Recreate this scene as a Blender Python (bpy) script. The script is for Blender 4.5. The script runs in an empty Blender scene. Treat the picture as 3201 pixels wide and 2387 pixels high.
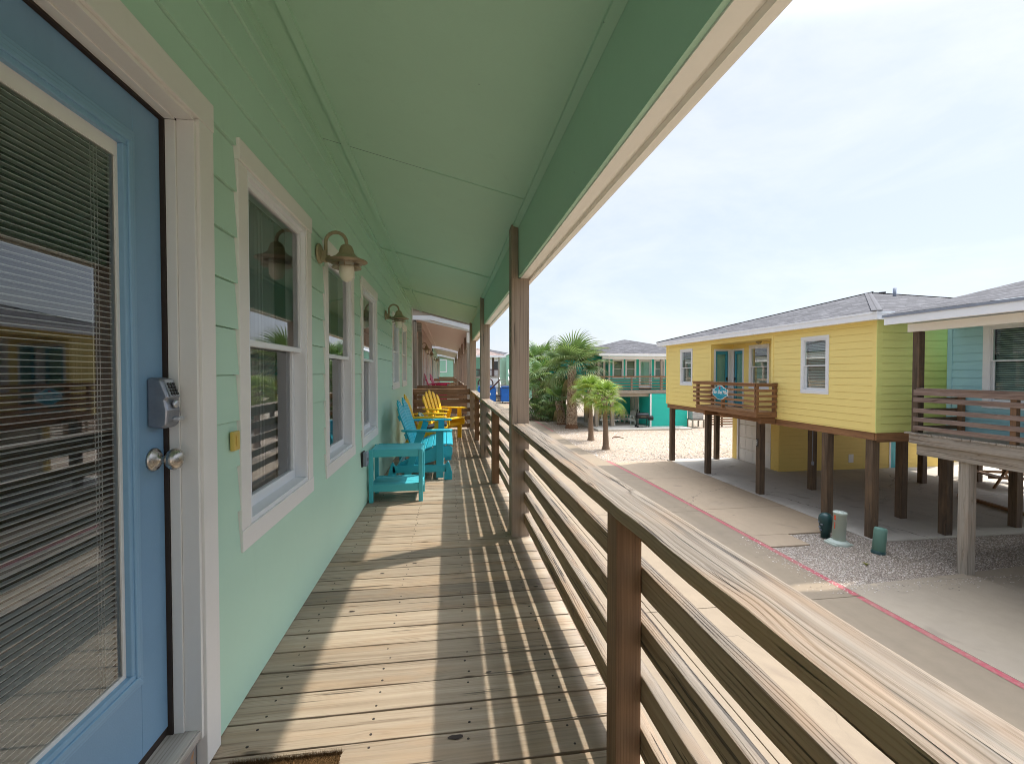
import bpy, math, random
from mathutils import Vector, Matrix, noise as mnoise
random.seed(7)
sc = bpy.context.scene
COL = sc.collection
R = math.radians

# ------------------------------------------------------------------ camera
F_PX, CXP, CYP, HOR = 1410.0, 1600.5, 1193.5, 1165.0
DK = 2.63                                   # deck surface above the ground
yaw = R(8.05); pit = math.atan((CYP - HOR) / F_PX)
fw = Vector((math.sin(yaw)*math.cos(pit), math.cos(yaw)*math.cos(pit), -math.sin(pit)))
rt = Vector((math.cos(yaw), -math.sin(yaw), 0)); up = rt.cross(fw)
cam = bpy.data.cameras.new('camera'); camo = bpy.data.objects.new('camera', cam); COL.objects.link(camo)
cam.sensor_width = 36; cam.lens = F_PX/3201*36; cam.clip_start = .05; cam.clip_end = 3000
m = Matrix((rt, up, -fw)).transposed().to_4x4(); m.translation = Vector((0, 0, 3.95)); camo.matrix_world = m
sc.camera = camo

# ------------------------------------------------------------------ light
SUN = Vector((.62, .26, 1)).normalized()
sun_el = math.asin(SUN.z); sun_az = math.atan2(SUN.x, SUN.y)
sl = bpy.data.lights.new('sun', 'SUN'); sl.energy = 1.5; sl.angle = R(1.0); sl.color = (1, .93, .83)
so = bpy.data.objects.new('sun', sl); COL.objects.link(so)
so.rotation_euler = (-SUN).to_track_quat('-Z', 'Y').to_euler()

w = bpy.data.worlds.new('World'); sc.world = w; w.use_nodes = True
wt = w.node_tree; wt.nodes.clear()
def WN(t, **k):
    n = wt.nodes.new(t)
    for a, b in k.items(): setattr(n, a, b)
    return n
wo = WN('ShaderNodeOutputWorld'); bg = WN('ShaderNodeBackground'); bg.inputs[1].default_value = .12
sky = WN('ShaderNodeTexSky', sky_type='NISHITA', sun_disc=False, sun_elevation=sun_el, sun_rotation=sun_az)
sky.air_density = 1.0; sky.dust_density = 1.5; sky.ozone_density = 1.2
tc = WN('ShaderNodeTexCoord'); mp = WN('ShaderNodeMapping'); mp.inputs['Scale'].default_value = (1.0, 1.0, 2.6)
cn = WN('ShaderNodeTexNoise'); cn.inputs['Scale'].default_value = 2.6; cn.inputs['Detail'].default_value = 8; cn.inputs['Roughness'].default_value = .62; cn.inputs['Distortion'].default_value = .35
cr = WN('ShaderNodeMapRange'); cr.inputs[1].default_value = .38; cr.inputs[2].default_value = .64; cr.inputs[3].default_value = 0; cr.inputs[4].default_value = 1
mx = WN('ShaderNodeMix', data_type='RGBA')
# thin bright cloud veil; raised overhead, mostly above the view, as added fill light
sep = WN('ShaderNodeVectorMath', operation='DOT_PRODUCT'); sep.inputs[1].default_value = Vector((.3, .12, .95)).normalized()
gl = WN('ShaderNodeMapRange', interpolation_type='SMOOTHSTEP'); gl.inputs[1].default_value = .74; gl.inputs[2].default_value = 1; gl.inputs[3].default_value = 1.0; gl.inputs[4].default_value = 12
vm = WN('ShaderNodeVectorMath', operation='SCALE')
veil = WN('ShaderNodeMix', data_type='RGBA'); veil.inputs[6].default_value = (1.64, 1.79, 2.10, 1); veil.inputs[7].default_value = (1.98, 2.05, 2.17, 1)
L = wt.links
L.new(tc.outputs['Generated'], mp.inputs[0]); L.new(mp.outputs[0], cn.inputs[0]); L.new(cn.outputs[0], cr.inputs[0])
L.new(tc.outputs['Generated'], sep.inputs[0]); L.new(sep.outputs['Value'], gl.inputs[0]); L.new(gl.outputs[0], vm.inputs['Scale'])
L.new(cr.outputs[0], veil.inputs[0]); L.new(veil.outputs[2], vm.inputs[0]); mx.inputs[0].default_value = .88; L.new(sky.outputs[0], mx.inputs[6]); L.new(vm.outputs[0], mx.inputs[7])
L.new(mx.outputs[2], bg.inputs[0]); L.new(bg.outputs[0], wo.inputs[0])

sc.view_settings.view_transform = 'Standard'; sc.view_settings.look = 'None'
sc.view_settings.exposure = 1.8; sc.view_settings.gamma = 1
sc.render.engine = 'CYCLES'
sc.cycles.max_bounces = 8; sc.cycles.diffuse_bounces = 5; sc.cycles.transparent_max_bounces = 12
sc.cycles.use_denoising = True; sc.cycles.denoising_prefilter = 'ACCURATE'; sc.cycles.filter_width = 1.0

# ------------------------------------------------------------------ node helper
class NT:
    def __init__(s, name):
        s.m = bpy.data.materials.new(name); s.m.use_nodes = True; s.t = s.m.node_tree; s.t.nodes.clear()
        s.out = s.t.nodes.new('ShaderNodeOutputMaterial'); s.b = s.t.nodes.new('ShaderNodeBsdfPrincipled')
        s.t.links.new(s.b.outputs[0], s.out.inputs[0])
    def set(s, n, i, v):
        if v is None: return
        if hasattr(v, 'is_linked') or isinstance(v, bpy.types.NodeSocket): s.t.links.new(v, n.inputs[i])
        else:
            if isinstance(v, tuple) and len(v) == 3 and n.inputs[i].type == 'RGBA': v = v + (1,)
            n.inputs[i].default_value = v
    def n(s, typ, ins=None, out=0, **k):
        x = s.t.nodes.new('ShaderNode' + typ)
        for a, b in k.items(): setattr(x, a, b)
        for i, v in (ins or {}).items(): s.set(x, i, v)
        return x.outputs[out]
    def math(s, op, a, b=None, c=None, clamp=False):
        return s.n('Math', {0: a, 1: b, 2: c}, operation=op, use_clamp=clamp)
    def noise(s, vec, scale, detail=3, rough=.5, dist=0, out=0):
        return s.n('TexNoise', {'Vector': vec, 'Scale': scale, 'Detail': detail, 'Roughness': rough, 'Distortion': dist}, out=out)
    def mr(s, v, a, b, c=0., d=1., smooth=False):
        return s.n('MapRange', {0: v, 1: a, 2: b, 3: c, 4: d}, interpolation_type='SMOOTHSTEP' if smooth else 'LINEAR')
    def mix(s, f, a, b, bt='MIX'):
        return s.n('Mix', {0: f, 6: a, 7: b}, out=2, data_type='RGBA', blend_type=bt)
    def vscale(s, v, sc_): return s.n('VectorMath', {0: v, 1: sc_}, operation='MULTIPLY')
    def vadd(s, v, b): return s.n('VectorMath', {0: v, 1: b}, operation='ADD')
    def ramp(s, f, stops):
        x = s.t.nodes.new('ShaderNodeValToRGB'); s.t.links.new(f, x.inputs[0])
        e = x.color_ramp.elements
        while len(e) < len(stops): e.new(.5)
        for q, (p, c) in zip(e, stops): q.position = p; q.color = tuple(c) + (1,)
        return x.outputs[0]
    def bump(s, h, strength=.5, dist=.01, normal=None):
        return s.n('Bump', {'Strength': strength, 'Distance': dist, 'Height': h, 'Normal': normal})
    def done(s, color=None, rough=None, normal=None, metal=None, spec=None):
        s.set(s.b, 'Base Color', color); s.set(s.b, 'Roughness', rough); s.set(s.b, 'Normal', normal)
        s.set(s.b, 'Metallic', metal); s.set(s.b, 'Specular IOR Level', spec)
        return s.m
    def pos(s): return s.n('NewGeometry', out=0)
    def gc(s):
        return s.n('Attribute', out=1, attribute_name='gc')
    def rnd(s):
        return s.n('Attribute', out=2, attribute_name='rnd')

def wood(name, dark, mid, light, top=None, topamt=.8, ring=.0065, bumps=.5, knots=1.0, stain=(.02, .015, .01), vary=.35, crack=1.0, rings=.30, warp=.035, ckt=.30, rough=.68, kth=.62, honey=.32, tdk=.34, tli=1.2):
    a = NT(name); g = a.gc(); r = a.rnd()
    off = a.n('CombineXYZ', {0: a.math('MULTIPLY', r, 37.3), 1: a.math('MULTIPLY', r, 5.1), 2: a.math('MULTIPLY', r, 9.7)})
    p = a.vadd(g, off)
    sy = a.n('SeparateXYZ', {0: g}, out=1); sz = a.n('SeparateXYZ', {0: g}, out=2)
    wv = a.noise(a.vscale(p, (.9, 3., 3.)), 1.0, 2, out=1)
    wy = a.math('MULTIPLY', a.n('SeparateXYZ', {0: wv}, out=0), warp)
    wz = a.math('MULTIPLY', a.n('SeparateXYZ', {0: wv}, out=1), warp)
    y = a.math('ADD', sy, a.math('ADD', wy, a.math('MULTIPLY', a.math('SUBTRACT', r, .5), .16)))
    z = a.math('ADD', sz, a.math('ADD', wz, a.math('ADD', .03, a.math('MULTIPLY', a.math('FRACT', a.math('MULTIPLY', r, 7.)), .12))))
    rr = a.math('SQRT', a.math('ADD', a.math('MULTIPLY', y, y), a.math('MULTIPLY', z, z)))
    vor = a.t.nodes.new('ShaderNodeTexVoronoi'); a.set(vor, 'Vector', a.vscale(p, (2.6, 9., 9.))); a.set(vor, 'Scale', 1.0)
    kd = vor.outputs[0]; kon = a.mr(a.n('SeparateColor', {0: vor.outputs[1]}, out=0), kth, kth+.04)
    kb = a.math('MULTIPLY', a.mr(kd, 0, .40, .014*knots, 0, True), kon)
    rr = a.math('ADD', rr, kb)
    fine = a.noise(a.vscale(p, (2.2, 210., 210.)), 1.0, 3, .65)
    ph = a.math('ADD', a.math('MULTIPLY', rr, 2*math.pi/ring), a.math('ADD', a.math('MULTIPLY', fine, 2.2), a.math('MULTIPLY', a.noise(a.vscale(p, (.35, 30., 30.)), 1.0, 2, .5), 11.)))
    s = a.math('MULTIPLY_ADD', a.math('SINE', ph), .5, .5)
    s = a.math('SUBTRACT', 1., a.math('MULTIPLY', a.math('POWER', s, 3.2), a.mr(a.noise(a.vscale(p, (.8, 9., 9.)), 1.0, 3, .6), .40, .62)))
    med = a.noise(a.vscale(p, (1.0, 42., 42.)), 1.0, 5, .68)
    f = a.math('ADD', a.math('MULTIPLY', s, rings), a.math('ADD', a.math('MULTIPLY', med, .75-rings*.5), a.math('MULTIPLY', fine, .25-rings*.5)))
    f = a.mr(f, .30+rings*.35, .62+rings*.45)
    col = a.ramp(f, [(0, dark), (.45, mid), (1, light)])
    if top:
        nz = a.n('SeparateXYZ', {0: a.n('NewGeometry', out=3)}, out=2)
        tf = a.math('MULTIPLY', a.mr(nz, .4, .95), topamt)
        tl = tuple(c*tli for c in top); td = tuple(c*tdk for c in top)
        tm = tuple(c*.72*k for c, k in zip(top, (1.06, 1., .92)))
        col = a.mix(tf, col, a.ramp(f, [(0, td), (.32, tm), (.6, top), (1, tl)]))
    # board to board tone, weather blotches, honey coloured patches
    col = a.mix(1, col, a.ramp(a.math('FRACT', a.math('MULTIPLY', r, 13.)), [(0, (1-vary,)*3), (.5, (1, .98, .95)), (1, (1+vary*.3, 1+vary*.28, 1+vary*.22))]), 'MULTIPLY')
    bl = a.noise(a.vscale(p, (1.5, 6., 6.)), 1.0, 4, .6)
    col = a.mix(a.mr(bl, .48, .70, 0, honey), col, a.mix(.6, col, (.38, .22, .10), 'MIX'))
    bl2 = a.noise(a.vscale(p, (2.1, 5., 5.)), 1.7, 5, .7)
    col = a.mix(a.mr(bl2, .56, .74, 0, .5), col, a.mix(.6, col, tuple(c*.55 for c in mid), 'MIX'))
    # knots and checks
    kc = a.math('MULTIPLY', a.mr(kd, .05, .10, 1, 0), kon); kh = a.math('MULTIPLY', a.mr(kd, .08, .26, .55, 0, True), kon)
    col = a.mix(kh, col, a.mix(.5, col, (.20, .11, .05), 'MIX'))
    col = a.mix(a.math('MULTIPLY', kc, .75), col, tuple(c*3. for c in stain))
    ck = a.noise(a.vscale(p, (1.7, 75., 75.)), 1.0, 2, .4)
    cm = a.math('MULTIPLY', a.mr(ck, ckt-.035, ckt, 1, 0), crack)
    col = a.mix(a.math('MULTIPLY', cm, .75), col, stain)
    h = a.math('SUBTRACT', a.math('ADD', a.math('MULTIPLY', s, .5), a.math('ADD', a.math('MULTIPLY', med, .6), a.math('MULTIPLY', fine, .5))), a.math('ADD', a.math('MULTIPLY', cm, 2.), kc))
    return a.done(col, rough, a.bump(h, bumps, .0025), spec=.45)

def paint(name, c, rough=.55, dirt=.12, nz=.15, bscale=220, spec=.4, vary=.0):
    a = NT(name); p = a.pos()
    n1 = a.noise(p, 3.2, 5, .65); n2 = a.noise(p, 55, 3, .6)
    f = a.math('ADD', a.math('MULTIPLY', n1, .7), a.math('MULTIPLY', n2, .3))
    c = tuple(c)
    col = a.mix(a.mr(f, .35, .7, dirt, 0), c, tuple(x*.62*(1.03 if i == 0 else .97) for i, x in enumerate(c)))
    if vary:
        col = a.mix(1, col, a.ramp(a.rnd(), [(0, (1-vary,)*3), (1, (1+vary,)*3)]), 'MULTIPLY')
    sv = a.t.nodes.new('ShaderNodeTexVoronoi'); a.set(sv, 'Vector', p); a.set(sv, 'Scale', 7.)
    col = a.mix(a.math('MULTIPLY', a.mr(sv.outputs[0], .022, .035, .55, 0), a.mr(a.n('SeparateColor', {0: sv.outputs[1]}, out=0), .55, .56)), col, tuple(x*.25 for x in c))
    st = a.noise(a.vscale(p, (9., 9., .8)), 1, 3, .7)
    col = a.mix(a.mr(st, .6, .85, 0, dirt*1.5), col, tuple(x*.55 for x in c))
    return a.done(col, rough, a.bump(a.noise(p, bscale, 2), nz, .001), spec=spec)

def metal(name, c, rough=.35, m_=1.0):
    a = NT(name); p = a.pos()
    col = a.mix(a.mr(a.noise(p, 30, 4), .4, .7, 0, .35), c, tuple(x*.6 for x in c))
    return a.done(col, a.mr(a.noise(p, 90, 2), .3, .7, rough*.8, rough*1.3), None, m_)

def glassm(name, tint=(.82, .9, .88), boost=1.0, dirt=.03, base=.035):
    a = NT(name); a.t.nodes.remove(a.b)
    fr = a.n('Fresnel', {'IOR': 1.52})
    f = a.math('MULTIPLY_ADD', fr, 1.35*boost, base, clamp=True)
    tr = a.n('BsdfTransparent', {0: tint}); gs = a.n('BsdfGlossy', {0: (.96, .97, .98), 1: .015})
    s1 = a.n('MixShader', {0: f, 1: tr, 2: gs})
    df = a.n('BsdfDiffuse', {0: (.55, .55, .52)})
    s2 = a.n('MixShader', {0: a.mr(a.noise(a.pos(), 9, 5, .7), .45, .8, 0, dirt), 1: s1, 2: df})
    a.t.links.new(s2, a.out.inputs[0]); return a.m

# ------------------------------------------------------------------ materials
M = {}
M['deck'] = wood('deck boards', (.17, .125, .085), (.295, .235, .17), (.385, .32, .24), None, ring=.008, bumps=.8, vary=.36, rings=.15, rough=.52, ckt=.315, kth=.48, honey=.6)
M['rail'] = wood('weathered rail', (.19, .125, .07), (.33, .23, .14), (.43, .315, .20), (.195, .165, .13), .95, ring=.009, bumps=1.2, vary=.22, rings=.18, warp=.025, ckt=.38, knots=1.0, kth=.55, tdk=.26, tli=1.45, honey=.7)
M['post'] = wood('porch post', (.20, .145, .105), (.31, .24, .185), (.39, .31, .245), (.42, .38, .33), .5, ring=.010, bumps=.5, vary=.15, warp=.02, ckt=.32, rings=.14)
M['greybrown'] = wood('purple brown weathered rail', (.10, .06, .045), (.20, .14, .115), (.29, .22, .19), (.36, .31, .28), .7, ring=.010, bumps=.5, vary=.2)
M['brown'] = wood('brown baluster', (.12, .06, .03), (.20, .11, .058), (.27, .155, .085), None, ring=.010, bumps=.4, vary=.15, rings=.12)
M['stilt'] = wood('treated column', (.035, .022, .013), (.085, .056, .034), (.145, .10, .065), None, ring=.012, bumps=.4, vary=.3)
M['stilt_grey'] = wood('grey column', (.12, .10, .08), (.28, .25, .21), (.42, .38, .33), None, ring=.012, bumps=.5, vary=.1)
M['redwood'] = wood('brown balcony timber', (.09, .04, .018), (.235, .115, .05), (.36, .19, .085), (.33, .21, .13), .5, ring=.010, bumps=.3, vary=.2)
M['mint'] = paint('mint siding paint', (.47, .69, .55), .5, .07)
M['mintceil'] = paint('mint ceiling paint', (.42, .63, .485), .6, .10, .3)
M['cream'] = paint('cream trim paint', (.76, .745, .71), .5, .12)
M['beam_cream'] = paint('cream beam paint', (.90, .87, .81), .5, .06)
M['tan'] = paint('tan gable board', (.52, .44, .34), .6, .08)
M['white'] = paint('white vinyl', (.76, .78, .80), .35, .06)
M['bluedoor'] = paint('blue door paint', (.19, .345, .51), .38, .12, .25)
M['moulding'] = paint('blue moulding paint', (.215, .385, .55), .38, .07, .25)
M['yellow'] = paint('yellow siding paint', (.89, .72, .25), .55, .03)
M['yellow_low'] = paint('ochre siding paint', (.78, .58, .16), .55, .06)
M['lime'] = paint('lime siding paint', (.72, .73, .25), .55, .05)
M['paleblue'] = paint('pale blue siding paint', (.33, .60, .66), .55, .06)
M['teal'] = paint('teal siding paint', (.02, .50, .42), .55, .07)
M['cyan'] = paint('cyan siding paint', (.03, .55, .56), .55, .05)
M['pinkwall'] = paint('tan siding paint', (.50, .39, .34), .55, .08)
M['pinkceil'] = paint('tan ceiling paint', (.72, .63, .56), .6, .08)
M['palegreen'] = paint('pale green siding', (.30, .58, .44), .55, .08)
M['greywhite'] = paint('grey white siding', (.58, .60, .64), .55, .08)
M['fascia'] = paint('white fascia', (.86, .88, .91), .5, .04)
M['turq'] = paint('turquoise plastic lumber', (.03, .44, .56), .38, .08, .25, vary=.12)
M['turqtable'] = paint('turquoise table plastic', (.075, .46, .52), .42, .06, .25, vary=.1)
M['yel'] = paint('yellow plastic lumber', (.83, .52, .02), .38, .08, .25, vary=.1)
M['magenta'] = paint('magenta plastic lumber', (.52, .015, .10), .4, .08, .25)
M['whitelum'] = paint('white lumber', (.70, .72, .70), .5, .1)
M['bronze'] = metal('aged bronze', (.36, .31, .19), .55, .25)
M['copper'] = metal('copper underside', (.42, .34, .22), .5, .3)
M['nickel'] = metal('satin nickel', (.52, .49, .45), .3)
M['lockgrey'] = metal('satin grey lock', (.30, .32, .36), .38, .8)
M['lockface'] = metal('light keypad face', (.55, .58, .62), .35, .8)
M['black'] = paint('black plastic', (.015, .015, .016), .4, .02)
M['gap'] = paint('dark weatherstrip', (.035, .025, .02), .7, .1)
M['brass'] = paint('yellowed doorbell', (.62, .45, .11), .35, .1)
M['greybox'] = paint('grey outlet cover', (.24, .27, .33), .4, .1)
M['threshold'] = wood('grey threshold', (.22, .20, .18), (.34, .32, .29), (.44, .42, .38), None, ring=.006, bumps=.3, vary=.05, knots=.2)
M['glass'] = glassm('window glass', (.93, .96, .94), .95)
M['farglass'] = glassm('far window glass', (.72, .86, .82), .22, .02, .012)
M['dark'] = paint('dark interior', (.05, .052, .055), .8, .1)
M['room'] = paint('room wall', (.30, .29, .26), .8, .1)
M['curtain'] = paint('grey curtain', (.42, .42, .42), .8, .1)
M['blind'] = paint('blind slat', (.50, .54, .51), .45, .04)
M['slat'] = paint('door blind slat', (.80, .82, .78), .35, .03)
M['bluepl'] = paint('blue dumpster paint', (.02, .14, .52), .45, .15)
M['rust'] = paint('dark red steel', (.07, .03, .028), .5, .2)
M['util'] = paint('pale grey green pedestal', (.46, .52, .46), .45, .12)
M['utilgreen'] = paint('green pedestal', (.14, .27, .22), .42, .1)
M['utildark'] = paint('dark green meter', (.02, .06, .06), .35, .1)
M['orange'] = paint('orange label', (.75, .12, .05), .5, .05)
M['redpaint'] = None
M['signblue'] = paint('sign blue', (.012, .30, .42), .35, .04)
M['signwhite'] = paint('sign white', (.8, .8, .78), .4, .03)
M['signdark'] = paint('sign dark blue', (.01, .07, .16), .4, .03)
M['signred'] = paint('sign red', (.6, .03, .06), .4, .03)
M['brownroof'] = paint('brown roof', (.30, .21, .18), .8, .15)
M['globe'] = None

a = NT('frosted globe'); p = a.pos()
a.b.inputs['Transmission Weight'].default_value = .0; a.b.inputs['Subsurface Weight'].default_value = 0
M['globe'] = a.done((.72, .70, .56), .45, None, spec=.5)

def concrete(name, c1, c2, spots=.5):
    a = NT(name); p = a.pos()
    n1 = a.noise(p, .45, 6, .6); n2 = a.noise(p, 4, 6, .65); n3 = a.noise(p, 140, 3, .6); n4 = a.noise(p, 1.3, 3, .5, .6)
    col = a.mix(a.mr(n1, .35, .65), c1, c2)
    col = a.mix(a.mr(n2, .4, .75, 0, .30), col, tuple(x*.62 for x in c1))
    col = a.mix(a.mr(n4, .62, .72, 0, .35), col, (.16, .12, .095))
    col = a.mix(a.mr(n3, .30, .7, .28, 0), col, (.10, .085, .07))
    v = a.n('TexVoronoi', {'Vector': a.vscale(p, (1.2, 1.7, 1)), 'Scale': 1.15}, out=0)
    gate = a.mr(a.noise(p, .8, 0), .5, .56)
    col = a.mix(a.math('MULTIPLY', a.math('MULTIPLY', a.mr(v, .03, .085, 1, 0), gate), spots), col, (.07, .06, .055))
    wp = a.vadd(p, a.vscale(a.noise(p, 1.6, 4, .6, out=1), (.7, .7, 0.)))
    ck = a.n('TexVoronoi', {'Vector': wp, 'Scale': .22}, feature='DISTANCE_TO_EDGE')
    col = a.mix(a.math('MULTIPLY', a.mr(ck, .0008, .0030, .55, 0), a.mr(a.noise(p, .35, 1), .45, .55)), col, (.08, .065, .05))
    ty = a.noise(a.vscale(p, (1.9, .12, 1.)), 1., 3, .6)
    col = a.mix(a.mr(ty, .55, .75, 0, .28), col, tuple(x*.55 for x in c1))
    h = a.math('ADD', a.math('MULTIPLY', n3, .6), a.math('MULTIPLY', n2, 1.))
    return a.done(col, .82, a.bump(h, .3, .004), spec=.25)
M['road'] = concrete('road concrete', (.28, .22, .15), (.245, .195, .138), .2)
M['drive'] = concrete('driveway concrete', (.42, .32, .215), (.375, .29, .20), .4)
M['slab'] = concrete('carport concrete', (.58, .54, .47), (.52, .475, .41), .9)
M['pad'] = concrete('parking concrete', (.39, .325, .24), (.345, .29, .22), .9)

def gravel(name, cols, scale=46, bumpd=.02, big=.25):
    a = NT(name); p = a.pos()
    v = a.t.nodes.new('ShaderNodeTexVoronoi'); a.set(v, 'Vector', p); a.set(v, 'Scale', scale)
    v2 = a.t.nodes.new('ShaderNodeTexVoronoi'); a.set(v2, 'Vector', p); a.set(v2, 'Scale', scale*.42)
    rc = a.n('SeparateColor', {0: v.outputs[1]}, out=0); rc2 = a.n('SeparateColor', {0: v2.outputs[1]}, out=1)
    col = a.ramp(rc, [(i/(len(cols)-1), c) for i, c in enumerate(cols)])
    col = a.mix(a.mr(v.outputs[0], .35, .75, 0, .75), col, tuple(x*.35 for x in cols[0]))
    col = a.mix(a.mr(rc2, .6, 1, 0, .35), col, tuple(x*.6 for x in cols[1]))
    n1 = a.noise(p, .5, 5, .6)
    col = a.mix(a.mr(n1, .4, .7, 0, big), col, (.34, .25, .18))
    h = a.math('ADD', a.math('MULTIPLY', v.outputs[0], -1.), a.math('MULTIPLY', v2.outputs[0], -.8))
    return a.done(col, .85, a.bump(h, .9, bumpd), spec=.2)
M['gravel'] = gravel('shell gravel', [(.17, .14, .11), (.38, .315, .25), (.50, .43, .35), (.29, .225, .175), (.56, .49, .41)], 55, .02)
M['sand'] = gravel('crushed shell ground', [(.30, .23, .17), (.44, .355, .27), (.53, .445, .36), (.38, .30, .23)], 26, .015)

def shingle(name, c1, c2):
    a = NT(name); g = a.gc()
    br = a.t.nodes.new('ShaderNodeTexBrick'); a.set(br, 'Vector', g); a.set(br, 'Scale', 1.0)
    br.inputs['Brick Width'].default_value = .32; br.inputs['Row Height'].default_value = .14; br.inputs['Mortar Size'].default_value = .012
    a.set(br, 'Color1', tuple(c1)); a.set(br, 'Color2', tuple(c2)); a.set(br, 'Mortar', tuple(x*.35 for x in c1)); br.inputs['Bias'].default_value = .1
    n = a.noise(a.pos(), 6, 5, .7); n3 = a.noise(a.pos(), 160, 2)
    tab = a.t.nodes.new('ShaderNodeTexVoronoi'); a.set(tab, 'Vector', a.vscale(g, (2.1, 6.5, 1.))); a.set(tab, 'Scale', 1.)
    col = a.mix(a.mr(n, .4, .7, 0, .35), br.outputs[0], tuple(x*.5 for x in c1))
    col = a.mix(a.mr(a.n('SeparateColor', {0: tab.outputs[1]}, out=0), .62, .68, 0, .65), col, tuple(x*.32 for x in c1))
    col = a.mix(a.mr(n3, .35, .65, .3, 0), col, (.08, .08, .085))
    return a.done(col, .9, a.bump(a.math('ADD', br.outputs[1], a.math('MULTIPLY', n3, -.3)), .6, -.012), spec=.15)
M['shingle'] = shingle('grey shingles', (.17, .168, .178), (.055, .054, .06))
M['shinglebrown'] = shingle('brown shingles', (.40, .30, .26), (.32, .24, .21))

a = NT('red line paint'); p = a.pos()
wear = a.mr(a.noise(p, 18, 6, .8), .48, .66)
M['redpaint'] = a.done(a.mix(a.math('MULTIPLY', wear, .8), a.mix(a.mr(a.noise(p, 1.3, 4), .4, .65), (.36, .06, .085), (.32, .10, .10)), (.36, .27, .20)), .7, a.bump(a.noise(p, 140, 3), .3, .003), spec=.3)

def leafm(name, c1, c2, dead=(.36, .26, .13)):
    a = NT(name); p = a.pos(); r = a.rnd(); g = a.gc()
    gx = a.n('SeparateXYZ', {0: g}, out=0)
    col = a.ramp(a.math('FRACT', a.math('MULTIPLY', r, 9.)), [(0, c1), (1, c2)])
    col = a.mix(a.mr(a.noise(p, 8, 4), .4, .7, 0, .5), col, tuple(x*.6 for x in c1))
    col = a.mix(a.math('MULTIPLY', a.mr(gx, .65, 1.0), .55), col, dead)           # tips dry out
    col = a.mix(a.mr(r, .90, .93), col, dead)
    a.set(a.b, 'Base Color', col); a.b.inputs['Roughness'].default_value = .5
    tl = a.n('BsdfTranslucent', {0: a.mix(.3, col, (.3, .45, .05))})
    s = a.n('MixShader', {0: .28, 1: a.b.outputs[0], 2: tl}); a.t.links.new(s, a.out.inputs[0]); return a.m
M['palm'] = leafm('palm leaf', (.09, .16, .05), (.26, .36, .14))
M['palmdark'] = leafm('dark palm leaf', (.065, .14, .04), (.20, .32, .09))
M['palmlime'] = leafm('bright palm leaf', (.16, .27, .035), (.34, .46, .07), (.42, .30, .10))
def barkm(name, c1, c2):
    a = NT(name); p = a.pos()
    n = a.noise(a.vscale(p, (9., 9., 34.)), 1, 4, .6); n2 = a.noise(p, 30, 4, .7)
    col = a.mix(n, c1, c2); col = a.mix(a.mr(n2, .4, .7, 0, .6), col, tuple(x*.4 for x in c1))
    return a.done(col, .9, a.bump(a.math('ADD', n, n2), .9, .02), spec=.1)
M['bark'] = barkm('palm bark', (.17, .115, .08), (.33, .25, .19))
M['barkred'] = barkm('fibrous palm bark', (.12, .06, .035), (.30, .17, .10))
M['boot'] = paint('palm boot', (.42, .33, .25), .8, .3, vary=.3)
a = NT('coir mat'); p = a.pos(); n = a.noise(p, 260, 3, .7)
M['coir'] = a.done(a.mix(n, (.07, .035, .012), (.36, .21, .09)), .95, a.bump(n, 1, .02), spec=.1)
a = NT('patterned pillow'); p = a.pos(); v = a.n('TexVoronoi', {'Vector': p, 'Scale': 22.}, out=0)
M['pillow'] = a.done(a.mix(a.mr(v, .3, .42), (.55, .58, .45), (.10, .20, .16)), .9)
M['cushion'] = paint('dark cushion', (.03, .035, .045), .9, .1)
a = NT('flaked board'); p = a.pos(); n = a.noise(a.vscale(p, (1, 14, 9)), 2.2, 4)
M['osb'] = a.done(a.mix(a.mr(n, .5, .58), (.24, .22, .20), (.42, .20, .07)), .85, a.bump(n, .5, .004))

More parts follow.
